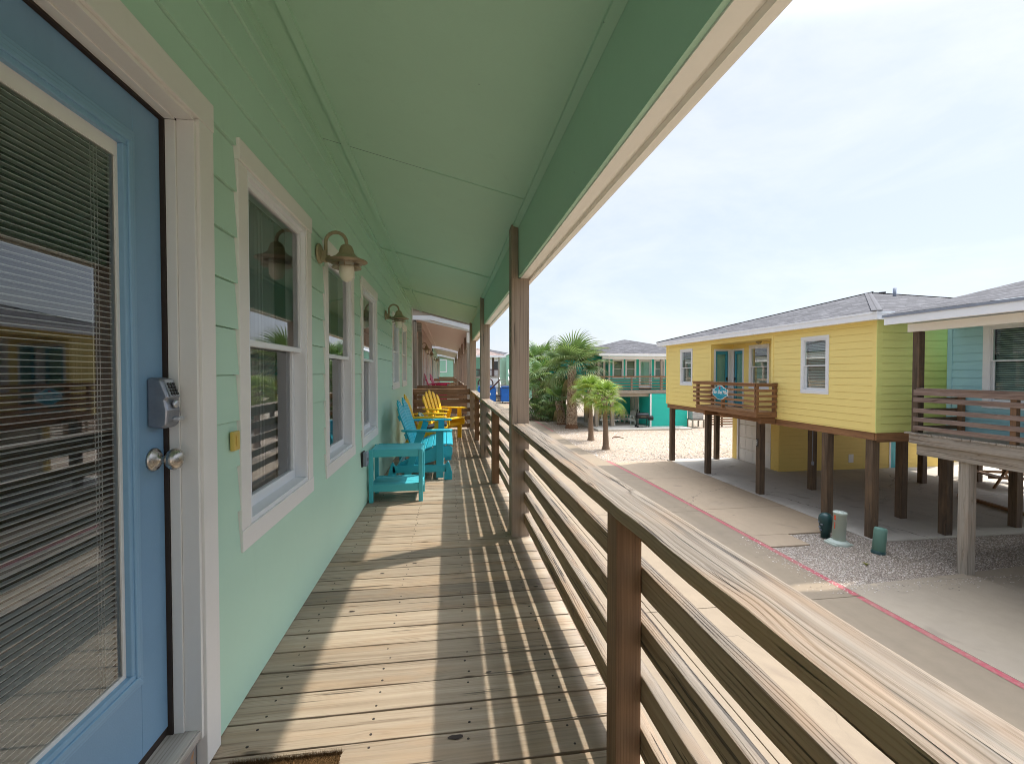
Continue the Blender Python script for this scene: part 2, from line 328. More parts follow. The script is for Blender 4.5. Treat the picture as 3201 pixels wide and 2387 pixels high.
# ------------------------------------------------------------------ mesh builder
ORG = {}
class MB:
    def __init__(s): s.v = []; s.f = []; s.g = []; s.r = []; s.mi = []; s.cm = 0; s.sm = []; s.pc = []
    def add(s, vs, fs, gs=None, r=None, smooth=False):
        b = len(s.v); s.pc.append((b, len(s.f))); r = random.random() if r is None else r
        s.v += [Vector(x) for x in vs]; s.g += [tuple(x) for x in (gs or vs)]; s.r += [r]*len(vs)
        for f in fs: s.f.append([b+i for i in f]); s.mi.append(s.cm); s.sm.append(smooth)
        return s
    def quad(s, a, b, c, d, gs=None, r=None): return s.add([a, b, c, d], [(0, 1, 2, 3)], gs, r)
    def box(s, x0, x1, y0, y1, z0, z1, grain=None, r=None):
        x0, x1 = min(x0, x1), max(x0, x1); y0, y1 = min(y0, y1), max(y0, y1); z0, z1 = min(z0, z1), max(z0, z1)
        vs = [(x, y, z) for z in (z0, z1) for y in (y0, y1) for x in (x0, x1)]
        d = (x1-x0, y1-y0, z1-z0); g = d.index(max(d)) if grain is None else 'xyz'.index(grain)
        o = [(g), (g+1) % 3, (g+2) % 3]; c = ((x0+x1)/2, (y0+y1)/2, (z0+z1)/2)
        # wide side goes to texture y
        if d[o[2]] > d[o[1]]: o = [o[0], o[2], o[1]]
        gs = [tuple(v[k]-c[k] for k in o) for v in vs]
        return s.add(vs, [(0, 2, 3, 1), (4, 5, 7, 6), (0, 1, 5, 4), (2, 6, 7, 3), (0, 4, 6, 2), (1, 3, 7, 5)], gs, r)
    def board(s, x0, x1, y0, y1, z0, z1, grain, r=None, seg=.06, amp=.0015, fr=5.):
        """a sawn board whose edges wander a little"""
        lo = (x0, y0, z0); hi = (x1, y1, z1); g = 'xyz'.index(grain); o = [(g+1) % 3, (g+2) % 3]; r = random.random() if r is None else r
        if hi[o[1]]-lo[o[1]] > hi[o[0]]-lo[o[0]]: o = o[::-1]; fl = True
        else: fl = False
        n = max(1, int((hi[g]-lo[g])/seg)); vs = []; gs = []; c = [(lo[i]+hi[i])/2 for i in range(3)]
        for i in range(n+1):
            t = lo[g]+(hi[g]-lo[g])*i/n
            for k, (a_, b_) in enumerate(((0, 0), (1, 0), (1, 1), (0, 1))):
                v = [0, 0, 0]; v[g] = t; v[o[0]] = (lo, hi)[a_][o[0]]; v[o[1]] = (lo, hi)[b_][o[1]]
                gs.append((t-c[g], v[o[0]]-c[o[0]], v[o[1]]-c[o[1]]))
                q = Vector((t*fr, r*91.+k*7.3, 0)); v[o[0]] += amp*(mnoise.noise(q)*1.6+mnoise.noise(q*4.7)*.7); v[o[1]] += amp*.6*mnoise.noise(q*2.+Vector((0, 3, 5)))
                vs.append(v)
        m_ = n*4; fs = [(0, 3, 2, 1), (m_, m_+1, m_+2, m_+3)]
        for i in range(n):
            for k in range(4): a_, b_ = i*4+k, i*4+(k+1) % 4; fs.append((a_, b_, b_+4, a_+4))
        if (((g+1) % 3, (g+2) % 3) != tuple(o)): fs = [f[::-1] for f in fs]
        return s.add(vs, fs, gs, r)
    def obox(s, c, ax, L_, W, T, r=None, upv=(0, 0, 1)):
        """box of length L_ along ax, width W, thickness T (T along the direction nearest upv)"""
        ax = Vector(ax).normalized(); u = Vector(upv); side = u.cross(ax)
        if side.length < 1e-4: side = Vector((0, 1, 0)).cross(ax)
        side.normalize(); n = ax.cross(side); c = Vector(c); vs = []; gs = []
        for k in (-.5, .5):
            for j in (-.5, .5):
                for i in (-.5, .5):
                    vs.append(c + ax*i*L_ + side*j*W + n*k*T); gs.append((i*L_, j*W, k*T))
        return s.add(vs, [(0, 2, 3, 1), (4, 5, 7, 6), (0, 1, 5, 4), (2, 6, 7, 3), (0, 4, 6, 2), (1, 3, 7, 5)], gs, r)
    def beam(s, p, q, W, T, r=None, upv=(0, 0, 1)):
        p = Vector(p); q = Vector(q); return s.obox((p+q)/2, q-p, (q-p).length, W, T, r, upv)
    def prism(s, poly, fn, a, b, r=None):
        """poly: list of 2D pts, fn(u,v,t)->xyz, extruded t from a to b"""
        n = len(poly); vs = [fn(u, v, a) for u, v in poly] + [fn(u, v, b) for u, v in poly]
        gs = [(u, v, a) for u, v in poly] + [(u, v, b) for u, v in poly]
        fs = [tuple(range(n))[::-1], tuple(range(n, 2*n))] + [(i, (i+1) % n, n+(i+1) % n, n+i) for i in range(n)]
        return s.add(vs, fs, gs, r)
    def lathe(s, prof, c, n=24, axis='z', r=None, smooth=True):
        c = Vector(c); vs = []
        for (rad, h) in prof:
            for k in range(n):
                t = 2*math.pi*k/n; p = (rad*math.cos(t), rad*math.sin(t), h)
                if axis == 'x': p = (h, p[0], p[1])
                if axis == 'y': p = (p[0], h, p[1])
                vs.append(c+Vector(p))
        fs = []
        for i in range(len(prof)-1):
            for k in range(n):
                a, b = i*n+k, i*n+(k+1) % n; fs.append((a, b, b+n, a+n))
        if prof[0][0] > 1e-5: fs.append(tuple(range(n))[::-1])
        if prof[-1][0] > 1e-5: fs.append(tuple((len(prof)-1)*n+k for k in range(n)))
        return s.add(vs, fs, None, r, smooth)
    def tube(s, pts, rad, n=8, r=None, caps=True):
        pts = [Vector(p) for p in pts]; vs = []; N_ = len(pts)
        rads = rad if isinstance(rad, (list, tuple)) else [rad]*N_
        prev = None
        for i, p in enumerate(pts):
            t = (pts[min(i+1, N_-1)] - pts[max(i-1, 0)]).normalized()
            if prev is None:
                prev = t.cross(Vector((0, 0, 1)))
                if prev.length < .01: prev = t.cross(Vector((1, 0, 0)))
            prev = (prev - t*prev.dot(t)).normalized(); q = t.cross(prev)
            for k in range(n):
                a_ = 2*math.pi*k/n; vs.append(p + (prev*math.cos(a_)+q*math.sin(a_))*rads[i])
        fs = [(i*n+k, i*n+(k+1) % n, (i+1)*n+(k+1) % n, (i+1)*n+k) for i in range(N_-1) for k in range(n)]
        if caps: fs += [tuple(range(n))[::-1], tuple((N_-1)*n+k for k in range(n))]
        return s.add(vs, fs, None, r, True)
    def build(s, name, mat, parent=None, bevel=0, xf=None):
        o = ORG.get(parent.name if parent else None, Vector((0, 0, 0)))
        me = bpy.data.meshes.new(name); me.from_pydata([tuple(v-o) for v in s.v], [], s.f)
        mats = mat if isinstance(mat, (list, tuple)) else [mat]
        for x in mats: me.materials.append(M[x])
        at = me.attributes.new('gc', 'FLOAT_VECTOR', 'POINT'); at.data.foreach_set('vector', [c for g in s.g for c in g])
        at = me.attributes.new('rnd', 'FLOAT', 'POINT'); at.data.foreach_set('value', s.r)
        me.polygons.foreach_set('material_index', s.mi); me.polygons.foreach_set('use_smooth', s.sm); me.update()
        ob = bpy.data.objects.new(name, me); COL.objects.link(ob)
        if parent: ob.parent = parent
        ORG[ob.name] = o
        if bevel:
            b = ob.modifiers.new('bevel', 'BEVEL'); b.width = bevel; b.segments = 2; b.limit_method = 'ANGLE'; b.angle_limit = R(40)
        return ob
def each(mb, name, mat, parent, bevel=0):
    """every piece of the builder becomes an object of its own"""
    o = None
    for i, (v0, f0) in enumerate(mb.pc):
        v1, f1 = mb.pc[i+1] if i+1 < len(mb.pc) else (len(mb.v), len(mb.f))
        q = MB(); q.v = mb.v[v0:v1]; q.g = mb.g[v0:v1]; q.r = mb.r[v0:v1]; q.f = [[k-v0 for k in f] for f in mb.f[f0:f1]]; q.mi = mb.mi[f0:f1]; q.sm = mb.sm[f0:f1]
        o = q.build(name, mat, parent, bevel)
    return o
def tag(o, label, cat, group=None):
    o['label'] = label; o['category'] = cat
    if group: o['group'] = group
    return o
def thing(name, label, cat, loc=(0, 0, 0), group=None):
    o = bpy.data.objects.new(name, None); COL.objects.link(o); o.location = loc; o.empty_display_size = .2
    ORG[o.name] = Vector(loc); return tag(o, label, cat, group)
def struct(o): o['kind'] = 'structure'; return o
def copy_tree(o, loc, rz, label, group=None):
    c = o.copy(); COL.objects.link(c); c.location = loc; c.rotation_euler = (0, 0, rz); c['label'] = label
    if group: c['group'] = group
    for ch in list(o.children):
        d = ch.copy(); COL.objects.link(d); d.parent = c
        for gch in list(ch.children):
            e = gch.copy(); COL.objects.link(e); e.parent = d
    return c

# wall frames: a point (u along wall, n outwards, z)
class WF:
    def __init__(s, fn): s.p = fn
def wx(x0, sgn): return lambda u, n, z: Vector((x0+sgn*n, u, z))      # wall in a plane x = x0 facing sgn*x
def wy(y0, sgn): return lambda u, n, z: Vector((u, y0+sgn*n, z))      # wall in a plane y = y0 facing sgn*y
def fbox(mb, P, u0, u1, n0, n1, z0, z1, r=None, grain=None):
    a, b = P(u0, n0, z0), P(u1, n1, z1); return mb.box(a.x, b.x, a.y, b.y, a.z, b.z, grain, r)
def siding(mb, P, u0, u1, z0, z1, zb, pitch=.1775, holes=(), t=.007, gv=.006):
    laps = []
    k = math.floor((z0-zb)/pitch)
    while zb+k*pitch < z1: laps.append(zb+k*pitch); k += 1
    zs = sorted(set([z for z in laps if z0 < z < z1] + [z0, z1] + [h for q in holes for h in q[2:4] if z0 < h < z1]))
    for za, zc in zip(zs[:-1], zs[1:]):
        if zc-za < 1e-4: continue
        lb = max([z for z in laps if z <= za+1e-5]); oa = .003+t*(1-(za-lb)/pitch); oc = .003+t*(1-(zc-lb)/pitch)
        iv = [(u0, u1)]
        for (a, b, c, d) in holes:
            if c < (za+zc)/2 < d:
                nv = []
                for (p, q) in iv:
                    if b <= p or a >= q: nv.append((p, q)); continue
                    if a > p: nv.append((p, a))
                    if b < q: nv.append((b, q))
                iv = nv
        for (p, q) in iv:
            r = random.random()
            zt = zc-gv if abs(zc-lb-pitch) < 1e-4 else zc
            mb.quad(P(p, oa, za), P(q, oa, za), P(q, oc, zt), P(p, oc, zt), r=r)
            if zt < zc: mb.quad(P(p, -.012, zt-.001), P(q, -.012, zt-.001), P(q, -.012, zc+.002), P(p, -.012, zc+.002), r=r); mb.quad(P(p, oc, zt), P(q, oc, zt), P(q, -.012, zt), P(p, -.012, zt), r=r)
            if abs(za-lb) < 1e-4: mb.quad(P(p, -.013, za+.0005), P(q, -.013, za+.0005), P(q, oa, za), P(p, oa, za), r=r)
    return mb

def window(parent, P, u0, u1, z0, z1, zm, tw=.085, mats=('cream', 'white', 'glass'), blinds=None, depth=.02, back=True, curtain=None):
    t = MB()
    fbox(t, P, u0, u1, -.01, depth+.006, z1-tw, z1); fbox(t, P, u0, u1, -.01, depth+.003, z0, z0+tw)
    fbox(t, P, u0, u0+tw, -.01, depth, z0+tw, z1-tw); fbox(t, P, u1-tw, u1, -.01, depth, z0+tw, z1-tw)
    w_ = t.build('window', mats[0], parent, .003)
    a, b, c, d = u0+tw, u1-tw, z0+tw, z1-tw
    f = MB()
    def ring(a, b, c, d, wd, n0, n1, bot=None):
        fbox(f, P, a, b, n0, n1, d-wd, d); fbox(f, P, a, b, n0, n1, c, c+(bot or wd)); fbox(f, P, a, a+wd, n0, n1, c+(bot or wd), d-wd); fbox(f, P, b-wd, b, n0, n1, c+(bot or wd), d-wd)
    ring(a, b, c, d, .022, -.095, depth-.006)
    ring(a+.022, b-.022, zm-.018, d-.022, .026, -.034, -.006)
    ring(a+.022, b-.022, c+.022, zm+.018, .032, -.078, -.050, .05)
    f.build('frame', mats[1], w_, .0015)
    for (n, cc, dd, i) in ((-.02, zm, d-.045, .046), (-.064, c+.07, zm-.01, .052)):
        g = MB(); g.quad(P(a+i, n, cc), P(b-i, n, cc), P(b-i, n, dd), P(a+i, n, dd)); g.build('pane', mats[2], w_)
    if blinds:
        s = MB(); z = c+.03
        while z < d-.03:
            fbox(s, P, a+.02, b-.02, -.13, -.13+.035, z, z+.002) if False else s.quad(P(a+.03, -.135, z+blinds*.62), P(b-.03, -.135, z+blinds*.62), P(b-.03, -.112, z), P(a+.03, -.112, z))
            z += blinds
        s.build('blind', 'blind', w_)
    if curtain:
        s = MB(); n = 40
        for (ca, cb) in curtain:
            for i in range(n):
                ua = ca+(cb-ca)*i/n; ub = ca+(cb-ca)*(i+1)/n
                na = -.17+.018*math.sin(i*1.3); nb = -.17+.018*math.sin((i+1)*1.3)
                s.quad(P(ua, na, c-.02), P(ub, nb, c-.02), P(ub, nb, d+.02), P(ua, na, d+.02))
        s.build('curtain', 'curtain', w_)
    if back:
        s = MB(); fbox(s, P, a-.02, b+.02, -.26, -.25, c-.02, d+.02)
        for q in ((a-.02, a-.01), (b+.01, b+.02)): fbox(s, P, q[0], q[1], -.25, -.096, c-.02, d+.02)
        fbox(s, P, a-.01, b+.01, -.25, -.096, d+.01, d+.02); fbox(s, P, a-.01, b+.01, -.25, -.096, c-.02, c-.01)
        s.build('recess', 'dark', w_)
    return w_

def lamp(loc, rz, label):
    t = thing('wall_lamp', label, 'wall lamp', (0, 0, 0), 'bronze lamps on the porch walls')
    # built facing +x from the wall at x = 0
    b = MB(); b.lathe([(.062, 0), (.062, .012), (.05, .02), (.02, .024), (0, .024)], (0, 0, 0), 24, 'x')
    b.box(.02, .052, -.016, .016, -.05, .02); b.lathe([(0, 0), (.012, 0), (.014, .02), (0, .028)], (.05, 0, -.02), 10, 'x')
    b.build('back_plate', 'bronze', t, .002)
    pts = [(.045, 0, -.03), (.045, 0, .06)]+[(.108-.063*math.cos(q), 0, .075+.063*math.sin(q)) for q in [i*math.pi/10 for i in range(11)]]+[(.171, 0, .05)]
    MB().tube(pts, .011, 10).build('arm', 'bronze', t)
    s = MB(); s.lathe([(0, .062), (.02, .062), (.034, .052), (.043, .03), (.048, .008), (.066, -.012), (.10, -.030), (.126, -.040), (.128, -.044)], (.171, 0, 0), 32)
    sh = s.build('shade', 'bronze', t)
    s = MB(); s.lathe([(.126, -.0445), (.10, -.036), (.066, -.018), (.045, -.01), (0.0, -.01)], (.171, 0, 0), 32); s.build('inner', 'copper', sh)
    for (r0, r1, z) in ((.050, .092, -.060), (.050, .090, -.083)):
        MB().lathe([(r0, z+.012), (r1, z), (r1, z-.003), (r0, z+.008), (r0, z+.012)], (.171, 0, 0), 32).build('ring', 'copper', t)
    s = MB()
    for k in range(3):
        q = k*2.094+.5; s.tube([(.171+.058*math.cos(q), .058*math.sin(q), -.015), (.171+.058*math.cos(q), .058*math.sin(q), -.08)], .004, 6)
    each(s, 'rod', 'copper', t)
    MB().lathe([(.044, -.01), (.046, -.10), (.043, -.135), (.032, -.158), (.015, -.170), (0, -.172)], (.171, 0, 0), 24).build('globe', 'globe', t)
    t.location = loc; t.rotation_euler = (0, 0, rz); return t

def rail_run(parent, axis, c, a, b, zt, side, cap=True, mats=('rail', 'rail', 'brown'), balusters=(), zs=None, capw=.14, inner=None, bev=.005, k=1.0):
    """horizontal rail run along axis from a to b at cross position c; side=+1/-1 is the outer side"""
    def bx(mb, c0, c1, z0, z1, s0=None, s1=None, amp=.0022):
        s0 = a if s0 is None else s0; s1 = b if s1 is None else s1
        c0, c1 = min(c0, c1), max(c0, c1)
        if axis == 'y': mb.board(c0, c1, s0, s1, z0, z1, 'y', None, .05, amp, 4.)
        else: mb.board(s0, s1, c0, c1, z0, z1, 'x', None, .05, amp, 4.)
    if cap:
        t = MB(); bx(t, c-capw/2, c+capw/2, zt-.04, zt, amp=.0026); t.build('top_rail', mats[0], parent, bev)
        t = MB(); bx(t, c+side*.028, c+side*.066, zt-.13, zt-.0425); t.build('rail', mats[1], parent, bev*.6)
    for z in (zs or (zt-.250, zt-.424, zt-.598, zt-.768)):
        t = MB(); bx(t, c+side*.028, c+side*.066, z-.0425, z+.0425); t.build('rail', mats[1], parent, bev*.6)
    for q in balusters:
        t = MB(); cc = sorted((c-side*.062, c+side*.026)); (t.box(cc[0], cc[1], q-.0445, q+.0445, DK, zt-.0425, 'z') if axis == 'y' else t.box(q-.0445, q+.0445, cc[0], cc[1], DK, zt-.0425, 'z')); o = t.build('baluster', mats[2], parent, .004)

# ================================================================== GROUND
def slab_obj(name, rects, z0, z1, mat, kind=True):
    b = MB()
    for r in rects: b.box(r[0], r[1], r[2], r[3], z0, z1)
    return struct(b.build(name, mat, None, .006))
b = MB(); b.quad((-900, -900, -.05), (900, -900, -.05), (900, 1400, -.05), (-900, 1400, -.05)); struct(b.build('ground', 'sand'))
# road slabs with joints every ~4.9 m
rects = []; ys = [-9.8, -4.9, .0, 2.1, 6.98, 11.97, 16.9, 19.55]
for i in range(len(ys)-1):
    rects.append((-6, 3.3, ys[i]+.006, ys[i+1]-.006)); rects.append((3.312, 7.24, ys[i]+.006, ys[i+1]-.006))
slab_obj('road', rects, -.10, 0, 'road')
# far road, its shell edge wanders
b = MB(); ed = [(6.96, 19.56), (6.9, 21.5), (6.87, 24), (6.95, 27.5), (7.2, 30), (7.45, 33), (7.75, 40), (7.95, 48), (8.2, 60), (9, 85)]
for (xa, ya), (xb, yb) in zip(ed[:-1], ed[1:]):
    b.add([(-6, ya, 0), (xa, ya, 0), (xb, yb, 0), (-6, yb, 0), (xa, ya, -.06), (xb, yb, -.06)], [(0, 1, 2, 3), (1, 4, 5, 2)])
struct(b.build('road', 'road'))
slab_obj('driveway', [(7.252, 9.9, 9.96, 12.06), (7.252, 9.9, 12.075, 15.85), (7.252, 9.9, 15.865, 18.95), (7.252, 8.25, 9.26, 9.948)], -.10, .001, 'drive')
slab_obj('carport_slab', [(9.915, 14.9, 9.2, 12.2), (9.915, 14.9, 12.212, 16.0), (9.915, 14.9, 16.012, 19.4), (14.912, 22.5, 9.2, 12.2), (14.912, 22.5, 12.212, 16.0), (14.912, 22.5, 16.012, 19.4), (14.3, 22.5, 2.0, 9.19)], -.10, .002, 'slab')
b = MB()
for P_ in ([(7.252, 7.33), (7.252, 2.2), (10.15, 2.2), (10.15, 7.50)], [(10.16, 7.50), (10.16, 2.2), (14.29, 2.2), (14.29, 7.82)], [(7.252, 2.19), (7.252, -6), (14.29, -6), (14.29, 2.19)]):
    b.prism(P_, lambda u, v, t: (u, v, t), -.10, .0)
struct(b.build('parking_pad', 'pad', None, .006))
b = MB(); b.quad((7.25, 7.3, -.028), (14.3, 7.3, -.028), (14.3, 9.97, -.028), (7.25, 9.97, -.028)); struct(b.build('gravel_bed', 'gravel'))
b = MB(); b.quad((9.9, 29.6, .05), (17.2, 29.0, .05), (17.2, 37, .05), (9.9, 37, .05)); b.box(9.9, 17.2, 29.75, 37, -.08, .06)
b = MB(); b.box(10.15, 17.0, 29.6, 37.5, -.08, .06); struct(b.build('patio_slab', 'slab', None, .01))
# painted red kerb-side line
b = MB()
def redseg(pts, w_=.125):
    for (xa, ya), (xb, yb) in zip(pts[:-1], pts[1:]):
        b.quad((xa-w_/2, ya, .0045), (xa+w_/2, ya, .0045), (xb+w_/2, yb, .0045), (xb-w_/2, yb, .0045))
redseg([(7.17, -6), (7.17, 2.09)]); redseg([(7.17, 2.11), (7.17, 6.96)]); redseg([(7.17, 7.0), (7.165, 11.96)]); redseg([(7.165, 11.98), (7.14, 16.88)]); redseg([(7.14, 16.92), (7.07, 19.4)])
redseg([(7.0, 29.7), (7.03, 33), (7.12, 39)], .10); redseg([(7.3, 46), (7.6, 60)], .1)
struct(b.build('painted_line', 'redpaint'))
# loose stones that make the gravel bed rough, and litter of stone on the shell ground
rs = random.Random(3)
def stones(n, area, smin, smax, zb):
    b = MB(); made = 0
    while made < n:
        x, y = area(rs)
        if x is None: continue
        made += 1; s = rs.uniform(smin, smax); sx, sy, sz = s*rs.uniform(.7, 1.5), s*rs.uniform(.7, 1.3), s*rs.uniform(.35, .7)
        a_ = rs.uniform(0, 6.3); ca, sa = math.cos(a_), math.sin(a_); r = rs.random(); z = zb+sz*.25
        def q(u, v, w_): u, v = u*sx, v*sy; return (x+u*ca-v*sa, y+u*sa+v*ca, z+w_*sz)
        vs = [q(1, .1, 0), q(.2, .9, .1), q(-.9, .3, 0), q(-.4, -.9, .1), q(.5, -.8, 0), q(.3, .2, .9), q(-.4, -.1, .8)]
        if x < 7.25 or y < 7.33: vs = [(u_, v_, w_+.03) for u_, v_, w_ in vs]
        b.add(vs, [(0, 1, 5), (1, 2, 6, 5), (2, 3, 6), (3, 4, 6), (4, 5, 6), (4, 0, 5)], None, r)
    return b
def a1(r):
    if r.random() < .035:
        x = 7.2-abs(r.gauss(0, .25)) if r.random() < .5 else r.uniform(7.3, 12); y = r.uniform(7.1, 9.9) if x < 7.25 else 7.3-abs(r.gauss(0, .16)); return x, y
    x, y = r.uniform(7.27, 14.2), r.uniform(7.36, 9.92)
    if x < 8.27 and y > 9.24: return None, None
    if x > 9.9 and y > 9.18: return None, None
    if y < 7.33+(x-7.25)*.066+.02: return None, None
    return x, y
a = NT('stone'); r_ = a.rnd()
M['stone'] = a.done(a.ramp(r_, [(0, (.17, .14, .12)), (.3, (.42, .36, .31)), (.6, (.62, .56, .49)), (.8, (.36, .30, .25)), (1, (.70, .65, .58))]), .85, a.bump(a.noise(a.pos(), 60, 3), .5, .004), spec=.2)
o = stones(14000, a1, .006, .017, -.028).build('loose_gravel', 'stone'); tag(o, 'loose pale shell stones covering the gravel bed by the red line', 'gravel'); o['kind'] = 'stuff'
def a2(r):
    y = 19.6+34*r.random()**1.6; x = r.uniform(6.75, 17)
    if y < 19.5: return None, None
    if x > 10.1 and 29.5 < y < 37.5: return None, None
    if x < 6.9 + max(0, (y-24))*.045: return None, None
    return x, y
o = stones(6000, a2, .015, .05, -.05).build('loose_shell', 'stone'); tag(o, 'loose crushed shell scattered on the bright ground under the palms', 'shell gravel'); o['kind'] = 'stuff'

# ================================================================== OUR HOUSE (green, left)
PW = wx(-.826, 1)
house = thing('green_house', 'mint green clapboard house on the left with the blue door and the long covered porch', 'house', (-4, 4.8, 0))
CE = lambda x: 5.455-(x+.826)*.2417          # porch ceiling height
holes = [(.60, 1.66, 2.6, 4.84), (1.93, 2.82, 3.27, 4.84), (3.18, 4.07, 3.27, 4.83), (4.46, 5.36, 3.27, 4.84), (6.86, 7.72, 3.73, 4.83), (8.28, 9.10, 3.73, 4.83)]
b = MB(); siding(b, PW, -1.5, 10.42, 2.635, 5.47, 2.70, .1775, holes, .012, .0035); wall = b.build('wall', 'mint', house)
b = MB(); fbox(b, PW, 10.42, 10.52, -.02, .026, 2.6, 5.46); b.build('corner_board', 'cream', house, .003)
# room behind the wall
b = MB(); b.box(-4.2, -4.1, -1.6, 10.4, 2.5, 5.4); b.box(-4.2, -.86, -1.7, -1.6, 2.5, 5.4); b.box(-4.2, -.86, 10.4, 10.5, 2.5, 5.4); b.box(-4.2, -.86, -1.6, 10.4, 5.4, 5.5); b.box(-4.2, -.86, -1.6, 10.4, 2.45, 2.55); b.box(-4.1, -.99, 1.80, 1.88, 2.55, 5.4); b.box(-4.1, -.99, 5.6, 5.7, 2.55, 5.4)
b.build('interior_wall', 'room', house)
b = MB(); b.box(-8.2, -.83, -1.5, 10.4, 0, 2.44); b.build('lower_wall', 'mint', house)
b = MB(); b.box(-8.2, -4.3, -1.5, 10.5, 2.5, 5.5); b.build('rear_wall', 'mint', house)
# windows
window(house, PW, 1.90, 2.85, 3.24, 4.865, 4.082, curtain=[(2.42, 2.74)], back=False)
window(house, PW, 3.15, 4.09, 3.24, 4.850, 4.075, curtain=[(3.3, 3.55), (3.75, 3.98)], back=False)
window(house, PW, 4.43, 5.38, 3.24, 4.865, 4.085, curtain=[(5.0, 5.28)], back=False)
window(house, PW, 6.83, 7.75, 3.70, 4.86, 4.29, back=False)
window(house, PW, 8.25, 9.13, 3.70, 4.86, 4.29, back=False)
# ceiling as a soffit sheet
b = MB()
n = 1
for (ya, yb) in ((-1.5, 3.05), (3.055, 5.60), (5.605, 8.15), (8.155, 10.9)):
    for (xa, xb) in ((-.826, .56),):
        b.quad((xa, ya, CE(xa)), (xa, yb, CE(xa)), (xb, yb, CE(xb)), (xb, ya, CE(xb)))
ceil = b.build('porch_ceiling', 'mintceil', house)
b = MB()
def cbat(x0, x1, y0, y1, t=.012):
    vs = [(x, y, CE(x)-d) for d in (0, t) for (x, y) in ((x0, y0), (x1, y0), (x1, y1), (x0, y1))]
    b.add(vs, [(0, 1, 2, 3), (7, 6, 5, 4), (0, 4, 5, 1), (1, 5, 6, 2), (2, 6, 7, 3), (3, 7, 4, 0)])
cbat(-.665, -.620, -1.5, 10.9, .022)
cbat(-.826, -.790, -1.5, 10.42, .022)
for y in (5.60, 8.15): cbat(-.789, -.666, y-.02, y+.02, .016); cbat(-.619, .534, y-.02, y+.02, .016)
cbat(-.15, .52, 3.046, 3.056, .006); cbat(.515, .557, -1.5, 10.9, .018)
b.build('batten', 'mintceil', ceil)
# beam: green inner face, cream bottom, white outer
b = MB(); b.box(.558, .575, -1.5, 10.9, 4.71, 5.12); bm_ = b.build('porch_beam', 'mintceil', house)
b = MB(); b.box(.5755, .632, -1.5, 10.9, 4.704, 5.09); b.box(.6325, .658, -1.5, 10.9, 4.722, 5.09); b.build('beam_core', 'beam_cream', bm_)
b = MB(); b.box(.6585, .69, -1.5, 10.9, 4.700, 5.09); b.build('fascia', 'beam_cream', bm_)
b = MB()   # roof over porch and house
b.cm = 0
def roofq(mb, pts, e0, th=.0):
    e0 = Vector(e0).normalized(); p0 = Vector(pts[0]); gs = []
    nrm = (Vector(pts[1])-p0).cross(Vector(pts[2])-p0).normalized(); sl_ = nrm.cross(e0)
    for q in pts: d = Vector(q)-p0; gs.append((d.dot(e0), d.dot(sl_), 0))
    mb.add(pts, [tuple(range(len(pts)))], gs)
RZ = lambda x: 5.14-(x-.69)*.2417+.05
roofq(b, [(.86, -1.6, RZ(.86)), (.86, 11.0, RZ(.86)), (-4.5, 11.0, RZ(-4.5)), (-4.5, -1.6, RZ(-4.5))], (0, 1, 0))
roofq(b, [(-4.5, -1.6, RZ(-4.5)), (-4.5, 11.0, RZ(-4.5)), (-9.2, 11.0, 5.4), (-9.2, -1.6, 5.4)], (0, 1, 0))
rf = b.build('roof', 'shingle', house)
b = MB(); b.box(.84, .858, -1.6, 11.0, 5.02, RZ(.86)-.005); b.box(.69, .84, -1.5, 10.95, 5.06, 5.07); b.prism([(-9.1, 5.3), (-.83, 5.462), (.56, 5.125), (.84, 5.05), (.84, 5.14), (-4.5, 6.42), (-9.1, 5.38)], lambda u, v, t: (u, t, v), 10.92, 10.95); b.build('fascia', 'fascia', rf)
# porch posts, notched at the top for the beam
for y in (.07, 3.57, 7.03, 10.545):
    b = MB(); b.box(.50, .645, y, y+.14, DK-.35, 4.702, 'z', r=.31+y*.07); b.box(.50, .5565, y, y+.14, 4.702, CE(.53)-.002, 'z', r=.31+y*.07)
    b.build('porch_post', 'post', house, .004)
# deck
KNOTS = [(.022, 1.622, .018), (-.53, 2.57, .010), (.173, 1.959, .009), (.533, 2.712, .010), (-.234, 3.164, .010), (-.433, 3.033, .010)]
b = MB(); y = -1.142; rr = random.Random(11)
while y < 10.75:
    wd = .1390
    g_ = rr.uniform(.003, .008)
    dz = rr.uniform(-.0015, .001)
    b.board(-.845, .655+rr.uniform(-.006, .006), y, y+wd, DK-.038, DK+dz, 'x', rr.random(), .07, .0016); y += .147
    # board rides so that a joint falls on the measured seams (2.974 and 1.651)
b.cm = 1
for (kx, ky, kr) in KNOTS:
    vs = [(kx+kr*1.6*math.cos(q)*rr.uniform(.7, 1.15), ky+kr*.62*math.sin(q)*rr.uniform(.7, 1.2), DK+.0030) for q in [k*math.pi/6 for k in range(12)]]
    b.add(vs, [tuple(range(12))], None, .5)
yy = -1.142; k = 0
while yy < 10.7:      # nail heads in pairs over the joists
    for x in (-.70, -.28, .08, .45):
        if x == .08 and (k % 3): pass
        for dy in (.03, .108):
            if rr.random() < .8:
                xx = x+rr.uniform(-.012, .012); b.lathe([(0, DK+.0014), (.0058, DK+.0016), (.0058, DK-.004)], (xx, yy+dy+rr.uniform(-.008, .008), 0), 6, r=.5, smooth=False)
    yy += .147; k += 1
dk_ = b.build('deck_floor', ['deck', 'gap'], house, .002)
b = MB()
for y0 in (-1.2, 2.1, 5.4, 8.2): b.box(.66, .70, y0, y0+3.29 if y0 < 8 else 10.75, DK-.28, DK-.04, 'y')
for x in (-.7, -.28, .08, .45): b.box(x-.02, x+.02, -1.2, 10.7, DK-.28, DK-.0385, 'y')
b.build('joist', 'stilt', dk_)
for y in (.14, 3.64, 7.1, 10.6):
    b = MB(); b.box(.47, .66, y-.1, y+.09, 0, DK-.285, 'z'); b.build('column', 'stilt', house, .005)
